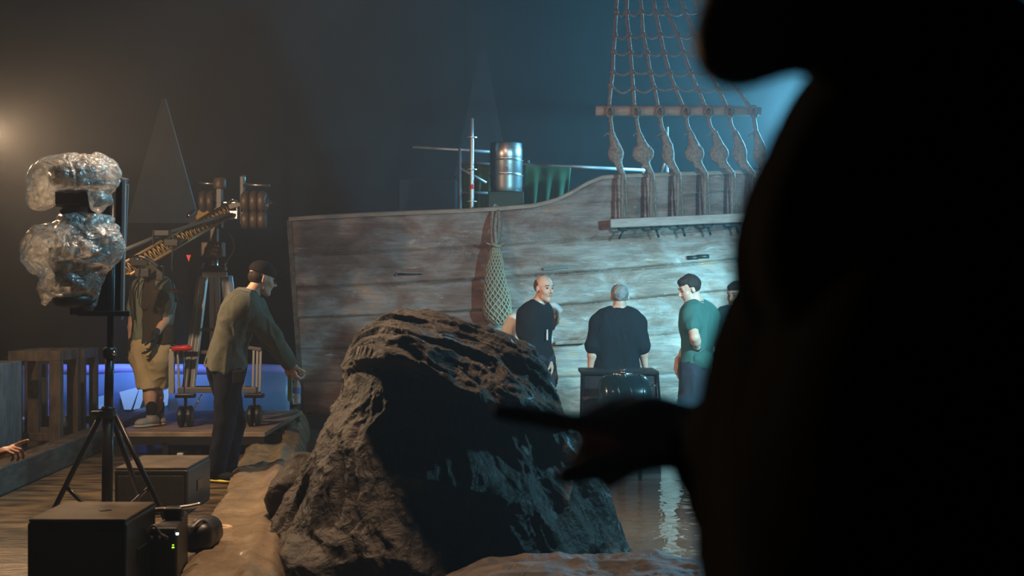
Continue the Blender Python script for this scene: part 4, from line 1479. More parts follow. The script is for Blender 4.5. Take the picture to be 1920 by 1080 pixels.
top = np.clip((zv - zs[-1]) / (zt_ - zs[-1] + 1e-6), 0, 1)
rxv = rxv * (1 - .97 * top ** 2)
ryv = rxv * (0.80 + 0.1 * (1 - tt))
ca, sa = np.cos(ang), np.sin(ang)
PX = cxv[None, :] + rxv[None, :] * np.sign(ca)[:, None] * np.abs(ca)[:, None] ** .92
PZ_ = np.tile(zv, (nA, 1))
# front: a sloping crown with a lip, hollow under it, spreading foot
zrim = np.interp(PX, [-.95, -.55, -.30, .10, .30], [1.06, 1.02, .86, .80, .68]) + .10 * fbm(np.stack([PX * 3.1, PX * 0, PX * 0], -1), 2)
Hh = np.clip((PZ_ - zrim) / (zs[-1] + .03 - zrim), 0, 1)
crownf = (1 - Hh) ** .85
below = np.clip((zrim - PZ_) / .07, 0, 1)
below = below * below * (3 - 2 * below)
foot = np.clip((zrim - PZ_) / 1.0, 0, 1)
front = np.where(PZ_ > zrim, .76 * crownf + .03, .76 - .24 * below + .48 * foot ** 1.5)
sup = np.abs(sa)[:, None] ** .92
PY = np.where(sa[:, None] < 0, RC - front * sup, RC + ryv[None, :] * sup)
P = np.stack([PX, PY, PZ_], -1)
nzz = np.where(sa[:, None] < 0, np.where(PZ_ > zrim, .9, .05), (0.15 + .8 * tt ** 2)[None, :])
nrm = np.stack([np.tile(ca[:, None], (1, nH)), np.tile(sa[:, None], (1, nH)), nzz], -1)
nrm /= np.linalg.norm(nrm, axis=-1, keepdims=True)
wv = np.stack([fbm(P * 1.7, 3), fbm(P * 1.7 + 11, 3), fbm(P * 1.7 + 23, 3)], -1)
Pw = P + wv * .26
facet = ridged(Pw * np.array([2.6, 2.6, 1.3]) + 4.0, 2, .5) * .11
hang = ridged(np.stack([Pw[..., 0] * 5.0 + Pw[..., 2] * .8, Pw[..., 1] * 4.0, Pw[..., 2] * 1.1], -1), 4, .5) * .060
al = Pw[..., 0] * .87 - (Pw[..., 2] + (Pw[..., 1] - RC) * .4) * .5
ac = Pw[..., 0] * .5 + Pw[..., 2] * .87 + (Pw[..., 1] - RC) * .75
cp = np.stack([al * 2.6, ac * 8.5, al * 0 + 3.0], -1)
crown = ridged(cp, 4, .50) * .075 + (np.abs(vnoise(cp * .8 + 6)) * 2 - .3) * .085
wc = np.clip((P[..., 2] - zrim) / .08 + .5, 0, 1)
disp = facet * (1 - .6 * wc) + hang * (1 - wc) + crown * wc + .008 * fbm(P * 24, 3)
disp *= (1 - top[None, :] ** 2 * .6)
sidefade = 1 - .15 * np.abs(ca[:, None]) ** 6
P2 = P + nrm * (disp * sidefade)[..., None]
P2[:, -1] = P2[:, -1].mean(0)
P2 = np.concatenate([P2, P2[:1]], 0)
mb = MB().grid(P2)
rock = mb.build('rock', M['rock'], None, smooth=True)
tag(rock, 'huge black craggy rock prop standing in the pool', 'rock')
# flanking slabs
V_, Q_ = sdf([cone(at(520, 935, 8.3), at(575, 880, 8.5), .07, .10, k=.06), cone(at(545, 930, 8.3), at(600, 990, 8.3), .09, .16, k=.06), cone(at(530, 960, 8.35), at(528, 1080, 8.35), .04, .05, k=.05)],
             .014, lambda p: .05 * ridged(p * 5, 3) * -1)
tag(link('rock_slab', vf_mesh('rock_slab', V_, Q_), M['rock'], None, True), 'smaller dark rock lobe leaning on the left foot of the big rock', 'rock')
# brown ledge at the near edge of the pool
nx2, ny2 = 260, 110
gx = np.linspace(-1.05, 1.35, nx2)
gy = np.linspace(5.45, 7.28, ny2)
X, Y = np.meshgrid(gx, gy, indexing='ij')
prof_ = np.clip((7.28 - Y) / .30, 0, 1) ** .6
lat = .5 + .5 * np.tanh((X + .28) * 6)
Z = -.14 + prof_ * (.10 + .16 * lat) + (.05 * ridged(np.stack([X * 2.2, Y * 3.2, X * 0], -1), 5)) * prof_
ledge = MB().grid(np.stack([X, Y, Z], -1)).build('rock_ledge', M['ledge'], None, smooth=True)
tag(ledge, 'low brown rocky ledge along the near edge of the pool', 'rock ledge')

# ------------------------------------------------------------------ black crate with barrel in front of the grey haired man
BD = 11.6


def b3(px, py, dd=0.0):
    return at(px, py, BD + dd)


cx0, cx1 = b3(1090, 0)[0], b3(1236, 0)[0]
zt = b3(0, 702)[2]
bxe = empty('equipment_crate', ((cx0 + cx1) / 2, BD + .25, -.10), 'tall dark grey equipment crate standing in the pool', 'crate')
xa, xb, xc, xd = cx0, cx1, b3(1231, 0)[0], b3(1094, 0)[0]
zb0 = -.31
MB().add([(xa, BD, zb0), (xb + .03, BD, zb0), (xb + .03, BD + .5, zb0), (xa, BD + .5, zb0), (xd, BD, zt), (xc, BD, zt), (xc, BD + .5, zt), (xd, BD + .5, zt)],
         [(3, 2, 1, 0), (4, 5, 6, 7), (0, 1, 5, 4), (1, 2, 6, 5), (2, 3, 7, 6), (3, 0, 4, 7)]).build('body', M['crate'], bxe, bevel=.01)
MB().box(((xd + xc) / 2, BD + .25, zt + .012), (xc - xd + .04, .54, .03)).build('lid', M['black'], bxe, bevel=.006)
MB().bar(b3(1092, 746, -.02), b3(1122, 744, -.02), .02, .02).tube(smooth_path([b3(1096, 750, -.03), b3(1108, 745, -.05), b3(1122, 744, -.03)], 4), .008, 6).build('latch', M['chrome'], bxe)
MB().bar(b3(1091, 700, -.012), b3(1089, 830, -.012), .02, .02).bar(b3(1233, 700, -.012), b3(1242, 830, -.012), .02, .02).build('edge_trim', M['black_metal'], bxe)
br = empty('metal_barrel', b3(1168, 785, -.28), 'glossy dark teal barrel lying in front of the equipment crate', 'barrel')
ca_ = b3(1127, 745, -.28)
R_ = .185
MB().lathe(ca_, [(R_ * .45, -.02), (R_ * .8, 0), (R_ * .95, .03), (R_, .09), (R_ * 1.02, .2), (R_, .31), (R_ * .92, .36), (R_ * .75, .385), (R_ * .4, .40)], axis=(1, .15, 0), seg=40).build('drum', M['barrel'], br, smooth=True)
for h_ in (.10, .20, .30):
    MB().lathe(ca_ + np.array(unit((1, .15, 0))) * h_, [(R_ * 1.01, 0), (R_ * 1.035, .004), (R_ * 1.035, .010), (R_ * 1.01, .014)], axis=(1, .15, 0), seg=40).build('hoop', M['barrel'], br, smooth=True)
MB().lathe(b3(1168, 705, -.28), [(.035, 0), (.05, .008), (.03, .018), (.018, .04), (.03, .05), (.012, .06)], seg=20).build('lid_knob', M['chrome'], br, smooth=True)
MB().tube([b3(1150, 702, -.28), b3(1186, 701, -.28)], .010, 8).build('top_handle', M['steel'], br, smooth=True)
MB().tube([b3(1210, 724, -.30), b3(1222, 722, -.30)], .022, 12).tube([b3(1222, 722, -.30), b3(1230, 724, -.30)], .008, 8).build('tap', M['chrome'], br, smooth=True)
mb = MB()
for sx in (1140, 1200):
    for dd in (-.42, -.14):
        p = b3(sx, 770, dd)
        mb.bar((p[0], p[1], p[2]), (p[0], p[1], -.31), .03, .03, up=(0, 1, 0))
mb.build('support_stand', M['black_metal'], br)


# ------------------------------------------------------------------ people
def frame_of(fwd, up=(0, 0, 1)):
    f = unit(fwd)
    u = np.asarray(up, float)
    x = unit(np.cross(f, u))
    z = np.cross(x, f)
    return np.column_stack([x, f, z])      # columns: right, forward, up


def head_prims(c, R, s=1.0, k=.02):
    def L(x, y, z):
        return np.asarray(c) + R @ (np.array([x, y, z]) * s)
    pr = [ell(L(0, -.012, .030), np.array([.076, .096, .088]) * s, R, k),
          ell(L(0, .030, -.030), np.array([.060, .066, .082]) * s, R, k),
          cone(L(-.035, .03, -.075), L(0, .070, -.098), .022 * s, .020 * s, k),
          cone(L(.035, .03, -.075), L(0, .070, -.098), .022 * s, .020 * s, k),
          cone(L(-.035, .078, .030), L(.035, .078, .030), .010 * s, None, .015),
          cone(L(0, .094, .012), L(0, .113, -.022), .007 * s, .012 * s, .010),
          cone(L(-.012, .097, -.028), L(.012, .097, -.028), .008 * s, None, .008),
          cone(L(-.020, .083, -.056), L(.020, .083, -.056), .0085 * s, None, .008),
          cone(L(-.045, .060, -.02), L(-.03, .075, -.03), .016 * s, .014 * s, .02),
          cone(L(.045, .060, -.02), L(.03, .075, -.03), .016 * s, .014 * s, .02)]
    for sx in (-1, 1):
        pr.append(ell(L(sx * .078, -.004, -.008), np.array([.010, .019, .031]) * s, R, .006))
        pr.append(ell(L(sx * .030, .098, .010), np.array([.015, .014, .011]) * s, R, .010, True))
    return pr, L


def hand_prims(wrist, d, palm, thumb, curl=(.5, .55, .6, .65), s=1.0, tcurl=.3, k=.006):
    """d: direction of the fingers; palm: direction the palm faces; thumb: lateral side of the thumb."""
    d = unit(d)
    palm = unit(np.asarray(palm, float) - d * np.dot(palm, d))
    lat = unit(np.asarray(thumb, float) - d * np.dot(thumb, d) - palm * np.dot(thumb, palm))
    w = np.asarray(wrist, float)
    pr = [cone(w - d * .03 * s, w + d * .015 * s, .027 * s, .026 * s, k=.012)]
    offs = (.030, .010, -.011, -.030)
    lens = (.092, .096, .090, .080)
    fl = ((.042, .026, .021), (.046, .029, .022), (.042, .027, .021), (.033, .020, .019))
    for i in range(4):
        b0 = w + (d * .015 + lat * offs[i] * .55) * s
        b1 = w + (d * lens[i] + lat * offs[i]) * s
        pr.append(cone(b0, b1, .016 * s, .0115 * s, k=.016))
        p, a = b1, 0.0
        r = (.0098, .0098, .0095, .0085)[i] * s
        for j in range(3):
            a += curl[i] * (1.0, 1.15, .8)[j]
            dj = d * math.cos(a) + palm * math.sin(a)
            q = p + dj * fl[i][j] * s
            pr.append(cone(p, q, r, r * .90, k=k * .5))
            p, r = q, r * .92
    pr.append(cone(w + d * .05 * s, w + (d * .05 + palm * .006) * s, .024 * s, None, k=.02))
    t0 = w + (d * .015 + lat * .022) * s
    t1 = t0 + (unit(d * .75 + lat * .75 + palm * tcurl) * .044) * s
    t2 = t1 + (unit(d * .9 + lat * .35 + palm * (tcurl + .2)) * .034) * s
    t3 = t2 + (unit(d * .95 + lat * .1 + palm * (tcurl + .35)) * .025) * s
    pr += [cone(t0, t1, .016 * s, .0125 * s, k=.012), cone(t1, t2, .0118 * s, .0108 * s, k=.004), cone(t2, t3, .0108 * s, .0088 * s, k=.004)]
    return pr


def torso_prims(pel, chest, neck, hipv, shv, girth=1.0, inf=0.0, k=.05, belly=0.0, fwd=None):
    """Stack of side-to-side rolls from the crotch to the shoulders."""
    pel, chest, neck = [np.asarray(v, float) for v in (pel, chest, neck)]
    hipv, shv = np.asarray(hipv, float), np.asarray(shv, float)
    pr = []
    lv = [(0.0, .085, .100), (.18, .078, .098), (.36, .072, .094), (.54, .080, .100), (.72, .095, .108), (.88, .092, .090)]
    for t, hw, r in lv:
        # quadratic spine through pel, chest (t=.65), neck
        t0, t1, t2 = 0.0, .65, 1.0
        p = pel * ((t - t1) * (t - t2)) / ((t0 - t1) * (t0 - t2)) + chest * ((t - t0) * (t - t2)) / ((t1 - t0) * (t1 - t2)) + neck * ((t - t0) * (t - t1)) / ((t2 - t0) * (t2 - t1))
        ax = unit(hipv * (1 - t) + shv * t)
        w = hw * girth
        pr.append(cone(p - ax * w, p + ax * w, r * girth ** .5 + inf, None, k))
    if belly and fwd is not None:
        p = pel * .55 + chest * .45 + unit(fwd) * .05
        pr.append(ell(p, np.array([.13, .10, .14]) * girth + belly, None, .06))
    return pr


def wrinkle(amp, f=16.0, seed=0.0):
    def fn(p):
        q = p * np.array([f, f, f * .55]) + seed
        w_ = fbm(q * .5, 2)[..., None] * 1.8
        return -amp * (0.25 - np.abs(vnoise(q + w_)) * 2.0)
    return fn


def lerp(a, b, t):
    return np.asarray(a, float) * (1 - t) + np.asarray(b, float) * t


def person(name, label, J, wear, vox=.0075, girth=1.0, headfwd=(0, 1, 0), headup=(0, 0, 1), skin=None, hands=None, hs=1.0, legs=True, hpm=None):
    """J: joints. wear: dict of clothing."""
    skin = skin or M['skin']
    pel, chest, neck, head = J['pel'], J['chest'], J['neck'], J['head']
    hipv, shv = unit(J['hipR'] - J['hipL']), unit(J['shR'] - J['shL'])
    R = frame_of(headfwd, headup)
    pr = torso_prims(pel, chest, neck, hipv, shv, girth)
    hp, L = head_prims(head, R, hs)
    pr += [cone(neck, L(0, -.02, -.06), .058 * hs, .054 * hs, .03)] + hp
    pr.append(cone(neck + (J['shL'] - neck) * .25, J['shL'], .055, .055, .05))
    pr.append(cone(neck + (J['shR'] - neck) * .25, J['shR'], .055, .055, .05))
    for s in 'LR':
        pr.append(cone(J['sh' + s], J['el' + s], .054 * girth ** .5, .042, .03))
        pr.append(cone(J['el' + s], lerp(J['el' + s], J['wr' + s], .3), .042, .044, .02))
        pr.append(cone(lerp(J['el' + s], J['wr' + s], .3), J['wr' + s], .043, .027, .02))
        if legs:
            pr.append(cone(J['hip' + s], J['kn' + s], .090 * girth ** .5, .056, .04))
            pr.append(cone(J['kn' + s], lerp(J['kn' + s], J['an' + s], .3), .055, .058, .03))
            pr.append(cone(lerp(J['kn' + s], J['an' + s], .3), J['an' + s], .057, .036, .03))
            f = unit(J['ft' + s])
            pr.append(cone(J['an' + s] - f * .04 - (0, 0, .05), J['an' + s] + f * .13 - (0, 0, .06), .036, .028, .03))
    ex = []
    for s in 'LR':
        if s in (hands or {}):
            h = hands[s]
            ex.append((hand_prims(J['wr' + s], h['d'], h['palm'], h['thumb'], h.get('curl', (.5, .55, .6, .65)), h.get('s', 1.0), h.get('tc', .3)), .0034))
    root = empty(name, (pel[0], pel[1], min(J['anL'][2], J['anR'][2]) - .08), label, 'person')
    body = blob('body', pr, vox, skin, root, extra=ex)
    # eyes
    if J.get('face', True):
        for sx in (-1, 1):
            c_ = L(sx * .030, .080, .010)
            MB().lathe(c_ - R[:, 1] * .002, [(.004, -.004), (.0085, 0), (.0085, .006), (.003, .010)], axis=R[:, 1], seg=12).build('eye', M['eye'], root, smooth=True)
            MB().tube([L(sx * .016, .090, .034), L(sx * .032, .090, .038), L(sx * .048, .078, .032)], .004, 6).build('eyebrow', wear.get('hair_mat', M['hair_dark']), root, smooth=True)
        MB().tube([L(-.020, .0885, -.056), L(0, .0935, -.056), L(.020, .0885, -.056)], .0042, 6).build('lips', M['lip'], root, smooth=True)
    hm = wear.get('hair_mat', M['hair_dark'])
    h_ = wear.get('hair')
    if h_ == 'full':
        blob('hair', [ell(L(0, -.018, .036), np.array([.086, .104, .098]) * hs, R, .01), ell(L(0, .044, .090), np.array([.054, .040, .026]) * hs, R, .02), rbox(L(0, .085, -.03), np.array([.09, .06, .085]) * hs, R, .01, .012, True),
                      ell(L(0, -.02, -.10), np.array([.1, .12, .06]) * hs, R, .012, True), cone(L(-.1, .02, -.01), L(.1, .02, -.01), .030 * hs, None, .01, True)], .006, hm, root, noise=lambda p: .006 * fbm(p * 45, 3))
    elif h_ == 'crop':
        blob('hair', [ell(L(0, -.020, .024), np.array([.0785, .094, .086]) * hs, R, .01), rbox(L(0, .07, .02), np.array([.10, .06, .13]) * hs, R, .01, .012, True), ell(L(0, .055, .11), np.array([.060, .075, .055]) * hs, R, .012, True),
                      ell(L(0, -.02, -.11), np.array([.1, .12, .07]) * hs, R, .012, True), cone(L(-.1, .02, -.01), L(.1, .02, -.01), .026 * hs, None, .01, True)], .006, hm, root)
    elif h_ == 'thin':
        blob('hair', [ell(L(0, -.020, .028), np.array([.081, .101, .091]) * hs, R, .01), rbox(L(0, .075, -.02), np.array([.10, .06, .10]) * hs, R, .01, .012, True), ell(L(.0, -.035, .128), np.array([.048, .055, .028]) * hs, R, .018, True),
                      ell(L(0, -.02, -.115), np.array([.1, .12, .07]) * hs, R, .012, True), cone(L(-.1, .02, -.01), L(.1, .02, -.01), .026 * hs, None, .01, True)], .006, hm, root, noise=lambda p: .005 * fbm(p * 50, 3))
    if wear.get('cap'):
        c0 = blob('cap', [ell(L(0, -.012, .052), np.array([.088, .108, .080]) * hs, R, .01), half(L(0, 0, .030), -R[:, 2]), ], .006, wear['cap'], root)
        blob('cap_visor', [ell(L(0, .135, .036), np.array([.068, .062, .010]) * hs, R, .01), cone(L(-.05, .08, .038), L(.05, .08, .038), .009, None, .01)], .005, wear['cap'], c0)
        if wear.get('cap_hair', True):
            blob('hair', [ell(L(0, -.040, .000), np.array([.081, .072, .062]) * hs, R, .01)], .006, hm, root)
    t = wear.get('top')
    if t:
        inf = t.get('inf', .012)
        pr = torso_prims(lerp(pel, chest, t.get('low', -.12)), chest, neck - unit(neck - chest) * .015, hipv, shv, girth, inf + .004, .05, t.get('belly', 0), t.get('fwd'))
        nk = neck + unit(neck - chest) * .0
        pr.append(cone(neck + (J['shL'] - neck) * .30, J['shL'], .056 + inf, .058 + inf, .04))
        pr.append(cone(neck + (J['shR'] - neck) * .30, J['shR'], .056 + inf, .058 + inf, .04))
        slv = t.get('sleeve', .55)
        for s in 'LR':
            sl = t.get('sleeve' + s, slv)
            a_, e_, w_ = J['sh' + s], J['el' + s], J['wr' + s]
            loose = t.get('loose', .006)
            if sl <= 1:
                pr.append(cone(a_, lerp(a_, e_, sl), .060 + inf, .052 + inf + loose, .03))
            else:
                pr.append(cone(a_, e_, .060 + inf, .048 + inf + loose, .03))
                pr.append(cone(e_, lerp(e_, w_, sl - 1), .046 + inf + loose, .030 + inf + loose * .5, .02))
        lowp = lerp(pel, chest, t.get('low', -.12))
        pr.append(half(lowp - unit(chest - pel) * t.get('hem', .02), -unit(chest - pel), .006))
        # neck hole
        pr.append(cone(neck + unit(neck - chest) * .035, neck + unit(neck - chest) * .20, .062 * hs, None, .012, True))
        ob = blob('top_garment' if 'name' not in t else t['name'], pr, t.get('vox', .008), t['mat'], root, noise=wrinkle(t.get('wr', .010), t.get('wf', 13), t.get('seed', 1.0)))
        if t.get('collar'):
            up = unit(neck - chest)
            f_ = R[:, 1] - up * np.dot(R[:, 1], up)
            cen = neck + up * .02
            sd = unit(np.cross(up, unit(f_)))
            pts = [cen + sd * .062 * math.cos(q) + unit(f_) * .062 * math.sin(q) for q in np.linspace(0, 2 * math.pi, 25)[:-1]]
            MB().tube(pts, .009, 8, closed=True).build('collar', t['mat'] if t['collar'] is True else t['collar'], ob, smooth=True)
    b = wear.get('bottom')
    if b:
        inf = b.get('inf', .012)
        pr = [cone(lerp(pel, chest, .05) - hipv * .07, lerp(pel, chest, .05) + hipv * .07, .105 * girth + inf * .5, None, .04),
              cone(pel - hipv * .08, pel + hipv * .08, .11 * girth + inf * .5, None, .04)]
        for s in 'LR':
            ln = b.get('len', 2.0)
            h0, k0, a0_ = J['hip' + s], J['kn' + s], J['an' + s]
            if ln <= 1:
                pr.append(cone(h0, lerp(h0, k0, ln), .100 * girth ** .5 + inf, .070 + inf + b.get('flare', .01), .03))
                pr.append(half(lerp(h0, k0, ln + b.get('end', .06)), k0 - h0, .004))
            else:
                pr.append(cone(h0, k0, .098 * girth ** .5 + inf, .066 + inf, .03))
                pr.append(cone(k0, lerp(k0, a0_, ln - 1), .066 + inf, .050 + inf + b.get('flare', .005), .02))
        if b.get('len', 2.0) <= 1:
            pr = [p_ for p_ in pr if p_[1] is not None]
            zc_ = min(lerp(J['hip' + s], J['kn' + s], b['len'])[2] for s in 'LR')
            pr.append(half((0, 0, zc_), (0, 0, -1), .004))
        elif b.get('hemz') is not None:
            pr.append(half((0, 0, b['hemz']), (0, 0, -1), .004))
        blob(b.get('name', 'trousers'), pr, b.get('vox', .008), b['mat'], root, noise=wrinkle(b.get('wr', .010), 12, 4.0))
    sh = wear.get('shoes')
    if sh:
        for s in 'LR':
            f = unit(J['ft' + s])
            a0_ = J['an' + s]
            z0 = a0_[2] - .085
            g = np.array([a0_[0], a0_[1], z0])
            sdv = np.cross(f, (0, 0, 1))
            Rf = np.column_stack([sdv, f, (0, 0, 1)])
            so = blob('shoe', [ell(g - f * .03 + (0, 0, .05), (.042, .055, .05), Rf, .03), ell(g + f * .06 + (0, 0, .045), (.044, .09, .036), Rf, .03), ell(g + f * .12 + (0, 0, .035), (.046, .055, .030), Rf, .03),
                               cone(a0_ - (0, 0, .02), a0_ + (0, 0, .01), .044, .046, .02), half(g + (0, 0, .022), (0, 0, -1))], .0065, sh['mat'], root)
            blob('sole', [ell(g + f * .045 + (0, 0, .014), (.049, .145, .016), Rf, .01), ell(g + f * .10 + (0, 0, .014), (.052, .075, .016), Rf, .01), half(g + (0, 0, .001), (0, 0, -1))], .006, sh['sole'], so)
            if sh.get('sock'):
                blob('sock', [cone(a0_ + (0, 0, 0), a0_ + (0, 0, .09), .044, .050, .01)], .007, sh['sock'], root)
    return root, L, R


def Pn(d):
    return lambda px, py, dd=0.0: at(px, py, d + dd)


# --- man in the grey sweatshirt bending right with a bottle
p = Pn(10.6)
gz = .088
J = dict(pel=p(424, 682), chest=p(446, 600), neck=p(468, 556, .02), head=p(492, 522, .05), hipL=p(418, 700, .09), hipR=p(430, 700, -.09),
         shL=p(478, 578, .19), shR=p(458, 577, -.17), elL=p(522, 640, .30), wrL=p(545, 683, .36), elR=p(500, 640, -.10), wrR=p(518, 672, .12),
         knL=p(440, 795, .12), knR=p(422, 792, -.10), anL=p(428, 0, .14), anR=p(405, 0, -.10), ftL=np.array([.9, .35, 0]), ftR=np.array([.75, -.3, 0]))
# resting right arm on the near side hangs over the belly, left arm reaches out with the bottle
J['elR'] = p(512, 632, -.06)
J['wrR'] = p(544, 684, .05)
J['elL'] = p(508, 636, .28)
J['wrL'] = p(540, 678, .22)
J['anL'][2] = gz
J['anR'][2] = gz
hands = {'R': dict(d=(.30, .12, -.95), palm=(.5, .5, -.1), thumb=(.3, -.9, .1), curl=(.75, .8, .8, .85), tc=.6), 'L': dict(d=(.2, 0, -1), palm=(0, 1, 0), thumb=(1, 0, 0))}
r1, L1, R1 = person('person', 'person in grey green hooded sweatshirt and black cap bending to hold a bottle', J,
                    dict(hair='none', cap=M['black_cloth'], hair_mat=M['hair_dark'],
                         top=dict(mat=M['hoodie'], sleeve=1.93, inf=.026, low=-.10, hem=.03, wr=.016, name='sweatshirt', seed=2.),
                         bottom=dict(mat=M['navy'], len=1.97, inf=.014, wr=.014, hemz=.075),
                         shoes=dict(mat=M['black_cloth'], sole=M['yellow'])), hands=hands, headfwd=(.86, .36, -.30), girth=1.12, hs=1.0)
up = unit(J['neck'] - J['chest'])
hood = [cone(J['neck'] + (-.075, -.08, .0), J['neck'] + (-.085, .08, .02), .052, None, .05), cone(J['neck'] + (-.03, -.09, .02), J['neck'] + (.055, -.075, -.035), .036, .026, .04),
        cone(J['neck'] + (-.03, .10, .03), J['neck'] + (.06, .08, -.03), .036, .026, .04)]
blob('hood', hood, .008, M['hoodie'], r1, noise=wrinkle(.010, 20, 5.))
MB().box(p(447, 707, -.205), (.085, .03, .10)).build('phone_pouch', M['black_cloth'], r1, bevel=.01)
# the bottle in his hand
bq = J['wrR'] + np.array([.045, .03, -.30])
bottle('water_bottle', bq, .215, 'clear water bottle with blue label held by the bending man')
o = MB().box(bq + (-.055, .03, .12), (.03, .05, .20)).build('green_carton', mat('green_carton_card', (.12, .30, .22), .5), None, bevel=.004)
tag(o, 'narrow green carton held together with the water bottle', 'carton')

# --- man in vest and cream shorts on the deck
p = Pn(12.75)
gz = PZ + .088
J = dict(pel=p(286, 655), chest=p(288, 570), neck=p(286, 522, .02), head=p(279, 494, -.03), hipL=p(270, 668, .04), hipR=p(298, 668, -.04),
         shL=p(262, 541, .08), shR=p(309, 541, -.08), elL=p(250, 600, .10), wrL=p(246, 645, .02), elR=p(314, 592, -.08), wrR=p(292, 628, -.22),
         knL=p(280, 728, -.02), knR=p(292, 728, .06), anL=p(284, 0, -.12), anR=p(298, 0, .12), ftL=np.array([-.6, -.75, 0]), ftR=np.array([.35, -.8, 0]))
J['anL'][2] = gz
J['anR'][2] = gz
hands = {'R': dict(d=(-.25, -.1, -1), palm=(-.9, 0, .1), thumb=(0, -1, 0), curl=(.35, .4, .4, .45), s=1.08), 'L': dict(d=(-.1, -.1, -1), palm=(.9, 0, 0), thumb=(0, -1, 0), curl=(.4, .4, .45, .5), s=1.08)}
r2, L2, R2 = person('person', 'person in cream shorts, brown vest and black gloves standing on the deck', J,
                    dict(hair='full', cap=M['black_cloth'], top=dict(mat=M['tshirt_olive'], sleeve=.62, inf=.014, low=-.02, hem=.03, wr=.012, loose=.014, name='tshirt'),
                         bottom=dict(mat=M['cream'], len=1.0, inf=.034, flare=.0, wr=.018, name='shorts'),
                         shoes=dict(mat=M['sneaker'], sole=M['sole'], sock=M['black_cloth'])), headfwd=(-.75, -.35, -.45), girth=1.10)
# long shorts legs below the knee
for s in 'LR':
    h = hands[s]
    blob('glove', hand_prims(J['wr' + s], h['d'], h['palm'], h['thumb'], h['curl'], 1.12), .005, M['glove'], r2)
    MB().lathe(J['wr' + s] - unit(h['d']) * .02, [(.033, 0), (.036, .005), (.036, .028), (.033, .032)], axis=unit(J['wr' + s] - J['el' + s]), seg=18).build('wrist_band', M['glove'], r2, smooth=True)
vp = torso_prims(lerp(J['pel'], J['chest'], .05), J['chest'], J['neck'] - (0, 0, .02), unit(J['hipR'] - J['hipL']), unit(J['shR'] - J['shL']), 1.10, .030, .05)
vp += [cone(J['neck'] + (J['shR'] - J['neck']) * .3, J['shR'] + (-.05, 0, .0), .066, .062, .04), cone(J['neck'] + (J['shL'] - J['neck']) * .3, J['shL'] + (.05, 0, 0), .066, .062, .04)]
vp += [cone(J['shR'] + (.0, 0, .02), J['elR'], .088, .088, .012, True), cone(J['shL'] + (0, 0, .02), J['elL'], .088, .088, .012, True), half(lerp(J['pel'], J['chest'], .12), (0, 0, -1)), rbox(J['chest'] + (-.135, -.16, -.05), (.055, .17, .45), None, .01, .01, True),
       cone(J['neck'] + (0, 0, .03), J['neck'] + (0, 0, .2), .075, None, .012, True)]
blob('vest', vp, .008, M['vest'], r2, noise=wrinkle(.012, 11, 7.))
MB().tube(smooth_path([J['neck'] + (-.04, -.12, .0), J['chest'] + (-.09, -.155, .02), J['chest'] + (-.02, -.165, -.03), J['neck'] + (.06, -.13, -.03)], 6), .005, 6).build('lanyard', M['black'], r2, smooth=True)
MB().tube([p(318, 540, -.1), p(327, 543, -.14), p(342, 548, -.2)], [.010, .012, .007], 8).build('microphone', M['red'], r2, smooth=True, label='red tipped stick at the collar')
MB().box(p(279, 503, -.16), (.17, .10, .13), np.array([[.85, 0, -.5], [0, 1, 0], [.5, 0, .85]])).build('monitor_hood', M['black'], cr, bevel=.01)
MB().tube(smooth_path([p(262, 520, -.12), p(250, 545, -.1), p(252, 600, -.1)], 5), .008, 6).build('cable', M['black'], cr, smooth=True)

# --- bald man in black, walking behind the rock
p = Pn(12.9)
gz = -.19 + .088
J = dict(pel=p(1010, 678), chest=p(1003, 610, .0), neck=p(1009, 570, -.01), head=p(1020, 541, -.03), hipL=p(1018, 695, .07), hipR=p(999, 695, -.05),
         shL=p(1017, 588, .15), shR=p(986, 590, -.07), elL=p(1023, 642, .16), wrL=p(1031, 680, .0), elR=p(981, 645, -.08), wrR=p(992, 690, -.16),
         knL=p(1030, 770, .0), knR=p(1000, 770, -.05), anL=p(1030, 0, .1), anR=p(998, 0, -.06), ftL=np.array([.8, -.5, 0]), ftR=np.array([.8, -.5, 0]))
J['anL'][2] = gz
J['anR'][2] = gz
hands = {'R': dict(d=(.35, -.2, -1), palm=(.5, .5, 0), thumb=(.5, -.9, 0)), 'L': dict(d=(.15, -.4, -.8), palm=(-.8, -.1, 0), thumb=(.2, -1, .2))}
r3, L3, R3 = person('person', 'balding person in black shirt turning towards the camera behind the rock', J,
                    dict(hair='crop', hair_mat=M['hair_short'], top=dict(mat=M['black_tee'], sleeve=.62, inf=.016, low=-.16, hem=.05, wr=.010, name='tshirt', collar=M['white_tee']),
                         bottom=dict(mat=M['dark_short'], len=1.95, inf=.014), shoes=dict(mat=M['black_cloth'], sole=M['black'])),
                    hands=hands, headfwd=(.62, -.78, -.10), girth=.90)
blob('lanyard_card', [rbox(p(1026, 628, -.10), (.008, .006, .05), None, .003)], .004, M['white_plastic'], r3)

